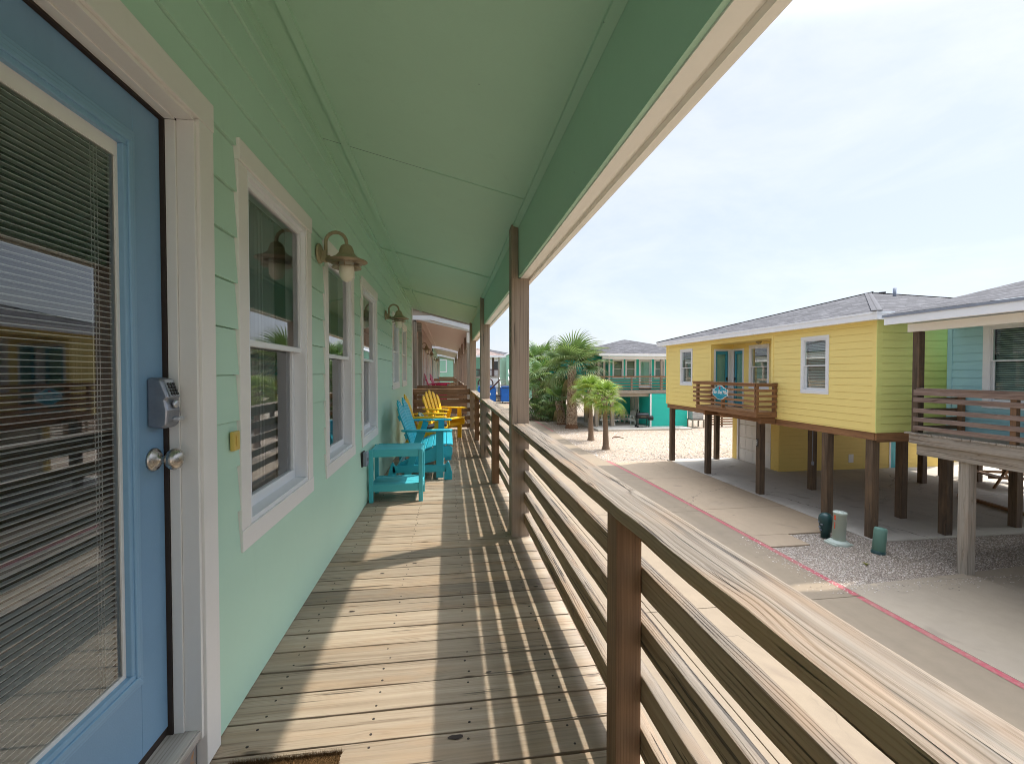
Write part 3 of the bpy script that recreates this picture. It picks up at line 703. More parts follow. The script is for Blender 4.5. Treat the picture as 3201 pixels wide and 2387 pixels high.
# ---- door unit
b = MB()   # casing: flat outer boards
fbox(b, PW, 1.612, 1.702, -.01, .026, 2.635, 4.775); fbox(b, PW, .52, 1.702, -.01, .0285, 4.7755, 4.868); fbox(b, PW, .52, .61, -.01, .026, 2.635, 4.775)
cas = b.build('door_casing', 'cream', house, .002)
b = MB()   # brick mould + jambs
for (n0, n1, u) in ((-.012, .010, 1.600), (-.02, .004, 1.592)):
    pass
fbox(b, PW, 1.598, 1.6115, -.035, .017, 2.74, 4.7625); fbox(b, PW, .60, 1.598, -.035, .017, 4.762, 4.775)
fbox(b, PW, 1.592, 1.66, -.066, -.0355, 2.77, 4.757); fbox(b, PW, .60, 1.592, -.066, -.0355, 4.7575, 4.80)
fbox(b, PW, .55, .605, -.08, .01, 2.77, 4.757)
b.build('door_jamb', 'cream', cas, .0015)
b = MB(); fbox(b, PW, 1.588, 1.66, -.125, -.0665, 2.77, 4.80); fbox(b, PW, .6, 1.588, -.125, -.0665, 4.752, 4.80); fbox(b, PW, .66, 1.588, -.13, -.084, 2.772, 2.800); b.build('weatherstrip', 'gap', cas)
b = MB(); fbox(b, PW, .55, 1.64, -.13, .004, 2.748, 2.771, grain='y'); fbox(b, PW, .55, 1.604, .0045, .012, 2.742, 2.768, grain='y'); b.build('threshold', 'threshold', cas, .002)
b = MB(); fbox(b, PW, .55, 1.604, -.03, -.006, 2.635, 2.747); b.build('sill_board', 'osb', cas)
# door leaf with a glazed opening (plane x=-.905)
PD = wx(-.905, 1)
u0, u1, z0, z1 = .68, 1.586, 2.803, 4.751; a0, a1_, c0, c1 = .80, 1.464, 3.027, 4.646
b = MB(); fbox(b, PD, a1_, u1, -.044, 0, z0, z1); fbox(b, PD, u0, a0, -.044, 0, z0, z1); fbox(b, PD, a0, a1_, -.044, 0, c1, z1); fbox(b, PD, a0, a1_, -.044, 0, z0, c0)
door = b.build('front_door', 'bluedoor', house, .0015)
b = MB()
for (wd, d, n1) in ((.016, 0, .006), (.016, .014, .012), (.014, .028, .016), (.017, .040, .011)):
    A, B, Cc, Dd = a0+d, a1_-d, c0+d, c1-d
    fbox(b, PD, A, B, -.02, n1, Dd-wd, Dd); fbox(b, PD, A, B, -.02, n1, Cc, Cc+wd); fbox(b, PD, A, A+wd, -.02, n1, Cc+wd, Dd-wd); fbox(b, PD, B-wd, B, -.02, n1, Cc+wd, Dd-wd)
b.build('moulding', 'moulding', door, .003)
g0, g1, h0, h1 = a0+.057, a1_-.057, c0+.057, c1-.057
b = MB(); wd = .008
for (A, B, Cc, Dd, wt_) in ((g0, g1, h0, h1, .010),):
    fbox(b, PD, A, B, -.022, -.004, Dd-.040, Dd); fbox(b, PD, A, B, -.022, -.004, Cc, Cc+.012); fbox(b, PD, B-.011, B, -.022, -.004, Cc+.012, Dd-.04); fbox(b, PD, A, A+.011, -.022, -.004, Cc+.012, Dd-.04)
b.build('glazing_frame', 'cream', door)
b = MB(); b.quad(PD(g0, -.008, h0), PD(g1, -.008, h0), PD(g1, -.008, h1), PD(g0, -.008, h1)); b.build('pane', 'glass', door)
b = MB(); z = h0+.012
while z < h1-.042:
    fbox(b, PD, g0+.02, g1-.016, -.0290, -.0140, z, z+.0021); z += .0152
b.build('blind', 'slat', door)
b = MB()
for u in (1.322, 1.333, 1.344): fbox(b, PD, u, u+.0014, -.0142, -.0130, h0, h1-.04)
b.build('blind_cord', 'cream', door)
b = MB(); b.quad(PD(g0, -.036, h0), PD(g1, -.036, h0), PD(g1, -.036, h1), PD(g0, -.036, h1)); b.build('inner_pane', 'glass', door)
# keypad lock
LY = 1.540
b = MB(); b.prism([(0, 3.785), (.040, 3.778), (.055, 3.790), (.058, 3.835), (.052, 3.865), (.060, 3.875), (.040, 3.930), (.012, 3.936), (0, 3.932)], lambda u, v, t: (-.905+u, t, v), LY-.034, LY+.034)
lk = b.build('keypad_lock', 'lockgrey', door, .006)
b = MB(); d0 = Vector((.0601, 0, 3.877)); d1 = Vector((.0405, 0, 3.929)); dd = (d1-d0); nn = Vector((dd.z, 0, -dd.x)).normalized()
def face_pt(s, t, h=0): q = d0+dd*s+nn*h; return Vector((-.905+q.x, LY+t, q.z))
b.add([face_pt(.02, -.024, .0), face_pt(.02, .024, .0), face_pt(.98, .021, .0), face_pt(.98, -.021, .0)]+[face_pt(.02, -.024, .0025), face_pt(.02, .024, .0025), face_pt(.98, .021, .0025), face_pt(.98, -.021, .0025)], [(4, 5, 6, 7), (0, 1, 5, 4), (1, 2, 6, 5), (2, 3, 7, 6), (3, 0, 4, 7)])
b.build('key_panel', 'lockface', lk)
b = MB()
for i in range(4):
    for j in range(3):
        c = face_pt(.14+i*.19, (j-1)*.0135, .0015)
        for (rad, hh) in ((.0052, .0018),):
            vs = []; t1 = Vector((0, 1, 0)); t2 = dd.normalized()
            ring_ = [c+(t1*math.cos(q)+t2*math.sin(q))*rad for q in [k*math.pi/4 for k in range(8)]]; tp = [p_+nn*.0035 for p_ in ring_]
            b.add(ring_+tp, [tuple(range(8, 16))]+[(k, (k+1) % 8, 8+(k+1) % 8, 8+k) for k in range(8)], smooth=False)
b.build('key', 'black', lk)
b = MB(); b.lathe([(.013, 0), (.013, .006), (.010, .008), (0, .008)], (-.848, LY+.004, 3.853), 16, 'x'); b.lathe([(.007, 0), (.007, .022), (0, .024)], (-.86, LY, 3.806), 12, 'x'); b.box(-.846, -.830, LY-.006, LY+.024, 3.801, 3.813); each(b, 'thumb_turn', 'lockface', lk, .002)
b = MB(); KY, KZ = 1.533, 3.682
b.lathe([(.036, 0), (.036, .004), (.033, .008), (.026, .010), (.020, .018), (.012, .020), (.010, .034), (.012, .038), (.024, .044), (.032, .054), (.034, .063), (.028, .074), (.014, .081), (0, .082)], (-.905, KY, KZ), 32, 'x'); b.build('door_knob', 'nickel', door)

# ---- things on the wall
lamp((-.808, 3.0, 4.70), 0, 'nautical bronze wall lamp between the two nearest tall windows')
lamp((-.808, 6.06, 4.70), 0, 'smaller looking bronze wall lamp farther along the green wall, past the third tall window')
t = thing('doorbell', 'yellowed doorbell button on the green siding beside the door casing', 'doorbell', (-.815, 1.85, 3.69))
b = MB(); fbox(b, PW, 1.822, 1.868, .012, .030, 3.655, 3.728); b.build('cover', 'brass', t, .004); b = MB(); fbox(b, PW, 1.834, 1.856, .030, .034, 3.672, 3.712); b.build('button', 'brass', t, .002)
t = thing('outlet_box', 'grey weatherproof outlet cover low on the green wall behind the turquoise table', 'outlet box', (-.82, 4.45, 3.12))
b = MB(); fbox(b, PW, 4.385, 4.515, .01, .026, 3.06, 3.20); b.build('base_plate', 'black', t, .004); b = MB(); fbox(b, PW, 4.39, 4.51, .026, .062, 3.065, 3.195); b.build('cover', 'greybox', t, .008); b = MB(); fbox(b, PW, 4.437, 4.463, .062, .066, 3.11, 3.14); b.build('latch', 'black', t)
# ---- railings
t = thing('porch_railing', 'weathered wooden railing running along the road side of the green porch', 'railing', (.575, 5, DK))
rail_run(t, 'y', .575, -1.2, 3.569, 3.545, 1, balusters=())
rail_run(t, 'y', .575, 3.711, 7.029, 3.545, 1, balusters=(5.37,))
rail_run(t, 'y', .575, 7.171, 10.544, 3.545, 1, balusters=(8.84,))
b = MB(); b.box(.5175, .601, 1.335, 1.42, DK, 3.5035, 'z', r=.8); b.build('baluster', 'brown', t, .004)
t = thing('end_railing', 'brown slatted railing across the far end of the green porch behind the yellow chairs', 'railing', (-.15, 10.66, DK))
rail_run(t, 'x', 10.64, -.82, .50, 3.575, -1, mats=('brown', 'brown', 'brown'), zs=(3.29, 3.09, 2.90, 2.72), capw=.10)
b = MB(); b.box(-.80, -.72, 10.645, 10.72, DK, 3.53, 'z'); b.build('baluster', 'brown', t, .004)
# ---- mat
random.seed(21)
b = MB(); b.box(-.72, -.37, .95, 1.585, DK+.002, DK+.018)
for i in range(9000):
    u = random.uniform(-.725, -.365); v = random.uniform(1.30, 1.592) if i % 4 else 1.592-abs(random.gauss(0, .006)); h = random.uniform(.008, .02); dx, dy = random.gauss(0, .005), random.gauss(0, .005)
    b.add([(u, v, DK+.015), (u+.0014, v, DK+.015), (u+dx, v+dy, DK+.015+h)], [(0, 1, 2)])
o = b.build('door_mat', 'coir'); tag(o, 'brown coir door mat lying on the deck boards in front of the blue door', 'door mat')

# ================================================================== FURNITURE ON THE PORCH
def rot2(x, z, a_): return (x*math.cos(a_)-z*math.sin(a_), x*math.sin(a_)+z*math.cos(a_))
def adirondack(name, label, mat, group, width=.62, backs=1, glider=False, tall=0., sc_=1.0):
    """faces +x, origin on the floor under its middle"""
    t = thing(name, label, 'chair' if backs == 1 else 'glider bench', (0, 0, 0), group)
    H_ = tall; hw = width/2
    # back slats: line from (-.17,.30) leaning back to (-.39,.97)
    bx, bz, tx, tz = -.15, .29+H_, -.385, .965+H_
    L_ = math.hypot(tx-bx, tz-bz); dx, dz = (tx-bx)/L_, (tz-bz)/L_
    nx, nz = dz, -dx         # forward normal
    bw = (width-.06)/backs
    for bi in range(backs):
        yc = -hw+.03+bw*(bi+.5); n = 5
        s = MB()
        for i in range(n):
            k = (i-(n-1)/2)/((n-1)/2)
            yb = yc+k*(bw*.36); yt = yc+k*(bw*.44); ln = L_*(1-.13*k*k); wdt = bw/n*.73
            pts = []
            hw2 = wdt/2
            for (yy, q) in ((-hw2*.85, 0), (hw2*.85, 0), (hw2, ln*.93-(.05 if k > .1 else .0)*abs(k)), (hw2*.5, ln-(.035 if k > .1 else 0)), (-hw2*.5, ln-(.035 if k < -.1 else 0)), (-hw2, ln*.93-(.05 if k < -.1 else .0)*abs(k))):
                f = q/L_; pts.append((yb+(yt-yb)*f+yy, q))
            s.prism(pts, lambda u, v, w_: (bx+dx*v+nx*w_, u, bz+dz*v+nz*w_), 0, .021)
        s.build('back_slats', mat, t, .005)
        s = MB()
        for q in (.26, .50):
            x_, z_ = bx+dx*q-nx*.012, bz+dz*q-nz*.012
            s.obox((x_, yc, z_), (0, 1, 0), bw*.93, .065, .022, upv=(nx, 0, nz))
        s.build('back_brace', mat, t, .004)
    s = MB()                 # seat slats follow a dished side rail
    ns = 6
    for i in range(ns):
        f = i/(ns-1); x_ = -.13+.42*f; z_ = .315+H_+.115*math.sin(f*1.75)
        sl_ = .115*1.75*math.cos(f*1.75)/.42
        s.obox((x_, 0, z_), (0, 1, 0), width-.07, .079, .02, upv=(-sl_, 0, 1))
    s.build('seat', mat, t, .006)
    for sgn in (-1, 1):
        y_ = sgn*(hw-.045)
        s = MB(); s.prism([(-.40, .12+H_*.9), (-.34, .10+H_*.9), (.31, .285+H_), (.325, .31+H_), (.325, .39+H_), (.30, .41+H_), (.12, .408+H_), (-.15, .295+H_), (-.30, .225+H_*.95)], lambda u, v, w_: (u, w_, v), y_-.012, y_+.012); s.build('side_rail', mat, t, .003)
        s = MB(); a_ = .622+H_
        s.prism([(-.30, .02), (-.27, -.03), (-.20, -.055), (.20, -.065), (.30, -.06), (.325, -.03), (.325, .03), (.30, .05), (.2, .06), (-.2, .045), (-.27, .045)], lambda u, v, w_: (u, sgn*(hw+.0)+sgn*-v, w_), a_-.024, a_); s.build('armrest', mat, t, .007)
        yl = sgn*(hw+.005)
        s = MB(); s.box(.125, .215, yl-.014, yl+.014, .025 if glider else 0, a_-.025, 'z'); s.build('front_leg', mat, t, .004)
        s = MB(); s.beam((-.06, yl, a_-.035), (-.235, yl, .03 if glider else 0.01), .028, .085, upv=(1, 0, .3)); s.build('rear_leg', mat, t, .004)
        if tall: s = MB(); s.box(-.23, .15, yl-.02, yl-.002, .14, .21, 'x'); s.box(-.10, .12, yl-.02, yl-.002, .36, .42, 'x'); s.build('stretcher', mat, t, .003)
        if glider:
            yg = sgn*(hw-.02)
            s = MB(); s.box(-.40, .25, yg-.045, yg-.018, .10, .19, 'x'); s.build('runner', mat, t, .004)
            for (x0, sg) in ((-.40, -1), (.27, 1)):
                s = MB(); s.prism([(0-.05, 0), (.05, 0), (.052, .08), (.02, .2), (0, .235), (-.02, .21), (-.045, .1)], lambda u, v, w_: (x0+sg*u, w_, v), yg-.045, yg-.018); s.build('foot', mat, t, .004)
                s = MB(); s.beam((x0, yg-.005*sgn, .22), (x0-.10*sg*1.0+.0, yg-.005*sgn, .05), .008, .03, upv=(1, 0, 0)); s.lathe([(.012, -.006), (.012, .012), (0, .014)], (x0, yg, .22), 10, 'y'); s.build('swing_arm', 'nickel', t, .001)
    s = MB()
    s.box(.20, .224, -hw+.02, hw-.02, .28+H_, .33+H_, 'y')
    if glider: s.box(-.36, -.33, -hw, hw, .10, .17, 'y'); s.box(.18, .21, -hw, hw, .10, .17, 'y')
    s.build('cross_rail', mat, t, .003)
    return t
g = adirondack('glider_bench', 'turquoise double glider bench with two fan backs beside the turquoise side table', 'turq', None, width=1.30, backs=2, glider=True)
del_keys = 'group' in g.keys()
g.location = (-.275, 6.28, DK)
y1 = adirondack('adirondack_chair', 'yellow slatted chair with a pillow and dark cushion right behind the turquoise glider', 'yel', 'yellow chairs on the green porch', width=.60)
y1.location = (-.345, 7.62, DK)
y2 = copy_tree(y1, (-.09, 8.95+.16, DK), -.62, 'yellow slatted chair turned towards the railing, nearest the far end of the green porch')
M1 = adirondack('tall_chair', 'tall magenta slatted chair nearer of two on the tan house porch', 'magenta', 'tall magenta chairs on the tan porch', width=.62, tall=.32)
M1.location = (-.42, 15.6, DK)
copy_tree(M1, (-.30, 17.1, DK), -.12, 'tall magenta slatted chair standing farther along the tan house porch')
c_ = adirondack('slatted_chair', 'pale blue slatted chair far down the row of porches', 'turq', None, tall=.1); c_.location = (-.2, 26.5, DK)
t = thing('throw_pillow', 'patterned green throw pillow leaning on the first yellow chair', 'pillow', (-.42, 7.62, 3.05))
b = MB(); n = 10
for sgn in (1, -1):
    vs = []; 
    for i in range(n+1):
        for j in range(n+1):
            u, v = i/n*2-1, j/n*2-1; th_ = .055*(max(0, (1-u**4)*(1-v**4)))**.6
            p_ = Vector((sgn*th_, u*.19*(1-.06*v*v), v*.17*(1-.06*u*u)))
            a_ = -.40; vs.append(Vector((-.42+p_.x*math.cos(a_)+p_.z*math.sin(a_), 7.60+p_.y, 3.14-p_.x*math.sin(a_)+p_.z*math.cos(a_))))
    b.add(vs, [(i*(n+1)+j, i*(n+1)+j+1, (i+1)*(n+1)+j+1, (i+1)*(n+1)+j) for i in range(n) for j in range(n)], smooth=True)
b.build('cover', 'pillow', t)
t = thing('seat_cushion', 'dark grey cushion lying on the seat of the first yellow chair', 'cushion', (-.2, 7.62, 3.04))
b = MB(); b.obox((-.20, 7.62, 3.065), (1, 0, .18), .36, .42, .06, upv=(-.18, 0, 1)); b.build('cover', 'cushion', t, .022)

t = thing('side_table', 'turquoise slatted side table with a lower shelf standing against the green wall', 'side table', (-.53, 4.92, DK))
X0, X1, Y0, Y1, ZT = -.80, -.262, 4.70, 5.12, DK+.535
for (x, y) in ((X0, Y0), (X1-.042, Y0), (X0, Y1-.042), (X1-.042, Y1-.042)):
    b = MB(); b.box(x, x+.042, y, y+.042, DK, ZT, 'z'); b.build('leg', 'turqtable', t, .003)
for nm, zt in (('tabletop', ZT+.004), ('shelf', DK+.185)):
    b = MB(); k = 5
    for i in range(k):
        ya = Y0+.046+i*(Y1-Y0-.092)/k; b.box(X0+.02, X1-.02, ya+.003, ya+(Y1-Y0-.092)/k-.003, zt-.018, zt, 'x')
    for y in (Y0+.005, Y1-.030): b.box(X0+.0425, X1-.0425, y, y+.024, zt-.075, zt+.002, 'x')
    for x in (X0+.006, X1-.030): b.box(x, x+.024, Y0+.0425, Y1-.0425, zt-.075, zt-.0185, 'y')
    b.build(nm, 'turqtable', t, .003)

# ================================================================== ROW OF PORCH HOUSES BEYOND
def row_house(y0, y1, wallm, ceilm, postm, label, first=False, posts=4):
    h = thing('row_house', label, 'house', (-4, (y0+y1)/2, 0), None)
    b = MB(); hs = []
    yy = y0+.9; wins = []
    while yy < y1-1.2:
        wins.append((yy, yy+.9)); yy += 1.75
    hs = [(a_, c_, 3.24 if i % 3 else 2.7, 4.86) for i, (a_, c_) in enumerate(wins)]
    siding(b, PW, y0+.5, y1, 2.635, 5.47, 2.70, .1775, [(q[0]+.03, q[1]-.03, q[2]+.03, q[3]-.03) for q in hs]); b.build('wall', wallm, h)
    b = MB(); b.box(-8.2, -.84, y0+.5, y1, 0, 2.60); b.box(-8.2, -.86, y0+.48, y0+.52, 2.5, 5.4); b.box(-8.2, -.86, y1-.02, y1, 2.5, 5.4); b.box(-8.2, -8.1, y0+.5, y1, 2.5, 5.4); b.build('body', wallm, h)
    for i, q in enumerate(hs):
        if i % 3: window(h, PW, *q, (q[2]+q[3])/2+.05, depth=.02)
        else:
            d = MB(); fbox(d, PW, q[0], q[0]+.08, 0, .03, q[2]-.06, q[3]); fbox(d, PW, q[1]-.08, q[1], 0, .03, q[2]-.06, q[3]); fbox(d, PW, q[0]+.08, q[1]-.08, 0, .03, q[3]-.08, q[3]); dd_ = d.build('door', 'cream', h)
            d = MB(); fbox(d, PW, q[0]+.08, q[1]-.08, -.06, -.02, q[2]-.06, q[3]-.08); d.build('leaf', 'white', dd_); d = MB(); fbox(d, PW, q[0]+.2, q[1]-.2, -.018, -.012, q[2]+.3, q[3]-.22); d.build('pane', 'farglass', dd_)
    b = MB(); b.quad((-.826, y0+.05, CE(-.826)-.06), (-.826, y1+.1, CE(-.826)-.06), (.56, y1+.1, CE(.56)-.06), (.56, y0+.05, CE(.56)-.06)); ce = b.build('porch_ceiling', ceilm, h)
    b = MB(); b.box(-.66, -.62, y0+.05, y1+.1, CE(-.62)-.075, CE(-.62)-.05)
    y = y0+1.25
    while y < y1: b.add([(-.82, y, CE(-.82)-.072), (.555, y, CE(.555)-.072), (.555, y+.03, CE(.555)-.072), (-.82, y+.03, CE(-.82)-.072)], [(0, 1, 2, 3)]); y += 1.25
    b.build('batten', ceilm, ce)
    b = MB(); b.box(.56, .67, y0+.05, y1, 4.70, 5.05); bb = b.build('porch_beam', 'beam_cream', h); b = MB(); b.box(.46, .5595, y0+.02, y0+.12, 4.70, 4.97); b.build('beam_end', 'cream', bb)
    # end fascia: level near the wall, then sloping with the porch roof
    b = MB(); b.prism([(-1.4, 5.36), (-.40, 5.36), (.86, 5.055), (.86, 4.94), (-.40, 5.25), (-1.4, 5.25)], lambda u, v, t_: (u, t_, v), y0-.02, y0+.005); b.prism([(-.7, 5.25), (.80, 4.93), (.80, 4.97), (-.7, 5.30)], lambda u, v, t_: (u, t_, v), y0+.006, y0+.12); fa = b.build('fascia', 'fascia', h)
    b = MB(); b.prism([(-2.6, 5.361), (-.40, 5.361), (.80, 5.072), (.80, 5.12), (-.4, 5.44), (-2.6, 5.9)], lambda u, v, t_: (u, t_, v), y0+.01, y0+.03); b.build('gable_board', 'tan', h)
    b = MB(); roofq(b, [(.88, y0-.05, RZ(.88)-.05), (.88, y1+.2, RZ(.88)-.05), (-4.5, y1+.2, RZ(-4.5)-.05), (-4.5, y0-.05, RZ(-4.5)-.05)], (0, 1, 0)); roofq(b, [(-4.5, y0-.05, RZ(-4.5)-.05), (-4.5, y1+.2, RZ(-4.5)-.05), (-9, y1+.2, 5.3), (-9, y0-.05, 5.3)], (0, 1, 0)); b.build('roof', 'shingle', h)
    ys_ = [y0+.0+(y1-y0-.2)*i/posts for i in range(posts+1)]
    for i, y in enumerate(ys_):
        xo = .465 if i == 0 else .50
        b = MB(); b.box(xo, xo+.10+.045*(i > 0), y, y+.12, DK-.3, 4.699, 'z'); 
        if i: b.box(xo, xo+.055, y, y+.12, 4.70, CE(.53)-.07, 'z')
        b.build('porch_post', postm if i == 0 else 'post', h, .003)
    if first:
        b = MB(); b.box(-.85, -.767, y0, y0+.10, DK-.3, 5.22, 'z'); b.box(-.76, -.66, y0+.45, y0+.56, DK-.3, 4.99, 'z'); b.box(-.85, -.66, y0+.11, y0+.44, 4.99, 5.20, 'x'); b.build('end_post', 'stilt_grey', h, .003)
    b = MB(); y = y0-.05
    while y < y1: b.box(-.84, .67, y, y+.141, DK-.038, DK, 'x'); y += .147
    b.build('deck_floor', 'deck', h)
    b = MB(); b.box(.66, .70, y0-.05, y1, DK-.28, DK-.04, 'y'); b.build('rim_joist', 'stilt', h)
    t = thing('porch_railing', 'weathered railing along the porch of the ' + label.split(' porch')[0], 'railing', (.57, (y0+y1)/2, DK), None)
    for ya, yb in zip(ys_[:-1], ys_[1:]): rail_run(t, 'y', .575, ya+.12, yb, 3.56, 1, balusters=((ya+yb)/2,), bev=0)
    rail_run(t, 'x', y0+.05, -.76, .46, 3.635, -1, mats=('brown', 'brown', 'brown'), zs=(3.35, 3.16, 2.97, 2.79), capw=.10, bev=0)
    return h
row_house(11.35, 23.75, 'pinkwall', 'pinkceil', 'stilt_grey', 'tan clapboard porch house next along the row, beyond the end railing', True, 4)
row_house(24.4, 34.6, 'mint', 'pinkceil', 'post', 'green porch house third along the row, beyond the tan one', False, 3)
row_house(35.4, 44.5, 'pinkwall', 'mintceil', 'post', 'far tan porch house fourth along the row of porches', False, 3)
for i, (y, n) in enumerate(((13.7, 'bronze wall lamp nearest on the tan porch wall, above the magenta chairs'), (17.7, 'second bronze wall lamp along the tan porch wall, above the magenta chairs'), (24.9+1.0, 'far small bronze wall lamp on the third porch of the row'))): lamp((-.808, y, 4.70), 0, n)
# pale green end house closing the row, with a small window
t = thing('end_house', 'pale green house closing the view at the far end of the row of porches', 'house', (-.5, 50, 0))
b = MB(); PE = wy(50, -1); siding(b, PE, -6, 1.3, 2.2, 6.4, 2.3, .2); b.build('wall', 'palegreen', t)
b = MB(); b.box(-6, 1.3, 50.02, 58, 0, 6.4); b.build('body', 'palegreen', t)
window(t, PE, -1.25, -.15, 4.0, 5.4, 4.75, depth=.03, mats=('white', 'white', 'farglass'), blinds=.12)
b = MB(); roofq(b, [(-7, 49.5, 6.3), (2, 49.5, 6.3), (2, 54, 7.6), (-7, 54, 7.6)], (1, 0, 0)); roofq(b, [(-7, 58.5, 6.3), (2, 58.5, 6.3), (2, 54, 7.6), (-7, 54, 7.6)], (1, 0, 0)); b.build('roof', 'shingle', t)
# low table and stool on the tan porch
t = thing('low_table', 'small brown wooden table on the tan porch behind the end railing', 'table', (.17, 12.6, DK))
b = MB()
for i in range(5): b.box(-.05, .42, 12.3+i*.12, 12.41+i*.12, DK+.47, DK+.5, 'x')
b.build('tabletop', 'redwood', t, .003)
for (x, y) in ((-.03, 12.32), (.37, 12.32), (-.03, 12.83), (.37, 12.83)): b = MB(); b.box(x, x+.04, y, y+.04, DK, DK+.468, 'z'); b.build('leg', 'redwood', t)
t = thing('footstool', 'low magenta slatted footstool on the tan porch behind the end railing', 'footstool', (-.3, 12.7, DK))
b = MB()
for i in range(4): b.box(-.50, -.08, 12.4+i*.11, 12.5+i*.11, DK+.42, DK+.445, 'x')
b.build('seat', 'magenta', t, .003)
for (x, y) in ((-.48, 12.42), (-.14, 12.42), (-.48, 12.76), (-.14, 12.76)): b = MB(); b.box(x, x+.04, y, y+.04, DK, DK+.418, 'z'); b.build('leg', 'magenta', t)

# ================================================================== NEIGHBOURING STILT HOUSES
def columns(parent, pts, z1, mat='stilt', w_=.19, zb=-.1):
    for i, (x, y) in enumerate(pts):
        b = MB(); b.box(x-w_/2, x+w_/2, y-w_/2, y+w_/2, zb, z1, 'z', r=(i*.37+.13) % 1); b.build('column', mat, parent, .006)
def hiproof(parent, x0, x1, y0, y1, z0, sl_, mat='shingle', th=.19, ridge='x', over=None, fm='fascia', full=True):
    """hip roof on an eave rectangle"""
    hx, hy = (x1-x0)/2, (y1-y0)/2
    if ridge == 'x': h = hy*sl_; A = (x0+hy, (y0+y1)/2, z0+h); B = (x1-hy, (y0+y1)/2, z0+h)
    else: h = hx*sl_; A = ((x0+x1)/2, y0+hx, z0+h); B = ((x0+x1)/2, y1-hx, z0+h)
    b = MB(); c = [(x0, y0, z0), (x1, y0, z0), (x1, y1, z0), (x0, y1, z0)]
    if ridge == 'x':
        roofq(b, [c[0], c[1], B, A], (1, 0, 0)); roofq(b, [c[2], c[3], A, B], (1, 0, 0)); roofq(b, [c[3], c[0], A], (0, 1, 0)); roofq(b, [c[1], c[2], B], (0, 1, 0))
    else:
        roofq(b, [c[0], c[1], A], (1, 0, 0)); roofq(b, [c[2], c[3], B], (1, 0, 0)); roofq(b, [c[3], c[0], A, B], (0, 1, 0)); roofq(b, [c[1], c[2], B, A], (0, 1, 0))
    r_ = b.build('roof', mat, parent)
    b = MB()   # hip caps
    for q in ((c[0], A), (c[3], A), (c[1], B), (c[2], B), (A, B)):
        d = (Vector(q[1])-Vector(q[0])); n = max(1, int(d.length/.28))
        for i in range(n):
            p, e = Vector(q[0])+d*(i/n), Vector(q[0])+d*((i+1)/n+.02); b.beam(p+Vector((0, 0, .006)), e+Vector((0, 0, .010)), .20, .008)
    b.build('hip_cap', mat, r_)
    b = MB(); t = .02
    for (a_, d, e, f) in ((x0+.02, x1-.02, y0+.02, y0+.04), (x0+.02, x1-.02, y1-.04, y1-.02), (x0+.02, x0+.04, y0+.04, y1-.04), (x1-.04, x1-.02, y0+.04, y1-.04)): b.box(a_, d, e, f, z0-th, z0-.008)
    b.box(x0+.041, x1-.041, y0+.041, y1-.041, z0-th+.02, z0-th+.03)
    b.build('fascia', fm, r_)
    b = MB()
    for (a_, d, e, f) in ((x0, x1, y0, y0+.02), (x0, x1, y1-.02, y1), (x0, x0+.02, y0+.02, y1-.02), (x1-.02, x1, y0+.02, y1-.02)): b.box(a_, d, e, f, z0-.05, z0-.004)
    b.build('drip_edge', fm, r_); return A, B, r_

# ---- yellow house
yh = thing('yellow_house', 'yellow stilt house with a lime green side, grey hip roof and a small brown balcony', 'house', (14.5, 14.4, 0))
PY = wx(9.9, -1); ZB, ZW = 2.545, 5.18
b = MB(); siding(b, PY, 9.33, 19.37, ZB, ZW, ZB-.14, .1775, [(10.60, 11.47, 3.42, 4.91), (17.28, 18.18, 3.46, 4.91), (12.69, 15.92, 2.5, 5.02)])
b.build('wall', 'yellow', yh)
b = MB(); fbox(b, PY, 9.23, 9.33, -.02, .018, ZB, ZW); fbox(b, PY, 19.37, 19.47, -.02, .018, ZB, ZW); fbox(b, PY, 12.60, 12.69, -.02, .018, ZB, 5.02); fbox(b, PY, 15.92, 16.01, -.02, .018, ZB, 5.02); fbox(b, PY, 12.60, 16.01, -.02, .019, 5.0205, ZW)
each(b, 'corner_board', 'yellow', yh, .003)
PG = wy(9.23, -1)
b = MB(); siding(b, PG, 10.02, 19.9, ZB, ZW, ZB-.14, .1775); w_ = b.build('side_wall', 'lime', yh); w_['label'] = 'lime green side wall'
b = MB(); fbox(b, PG, 9.882, 10.02, -.005, .016, ZB, ZW); fbox(b, PG, 19.9, 20.0, -.02, .016, ZB, ZW); b.build('corner_board', 'lime', yh, .003)
b = MB(); b.box(9.93, 20, 19.42, 19.46, ZB, ZW); b.box(19.95, 20, 9.3, 19.4, ZB, ZW); b.box(10.9, 19.9, 9.26, 9.30, ZB, ZW); b.build('wall', 'yellow', yh)
# recess
PR = wx(10.78, -1); PS = wy(15.92, -1)
b = MB(); siding(b, PR, 12.69, 15.92, 2.66, 5.02, ZB-.14, .1775, [(13.96, 14.92, 3.42, 4.90), (15.26, 15.90, 2.6, 4.85)]); siding(b, PS, 9.90, 10.78, 2.66, 5.02, ZB-.14, .1775, [(10.0, 10.77, 2.6, 4.85)]); b.box(9.9, 10.78, 12.64, 12.68, 2.66, 5.02); b.build('recess_wall', 'yellow', yh)
b = MB(); b.box(9.9, 10.8, 12.65, 15.95, 5.02, 5.03); b.build('recess_ceiling', 'yellow', yh); b = MB(); b.box(9.9, 10.8, 12.65, 15.95, 2.60, 2.66); b.build('recess_floor', 'redwood', yh)
window(yh, PY, 10.56, 11.51, 3.38, 4.95, 4.15, blinds=.042, mats=('white', 'white', 'farglass'))
window(yh, PY, 17.24, 18.22, 3.42, 4.95, 4.16, blinds=.042, mats=('white', 'white', 'farglass'))
window(yh, PR, 13.92, 14.96, 3.38, 4.94, 4.17, blinds=.042, mats=('white', 'white', 'farglass'))
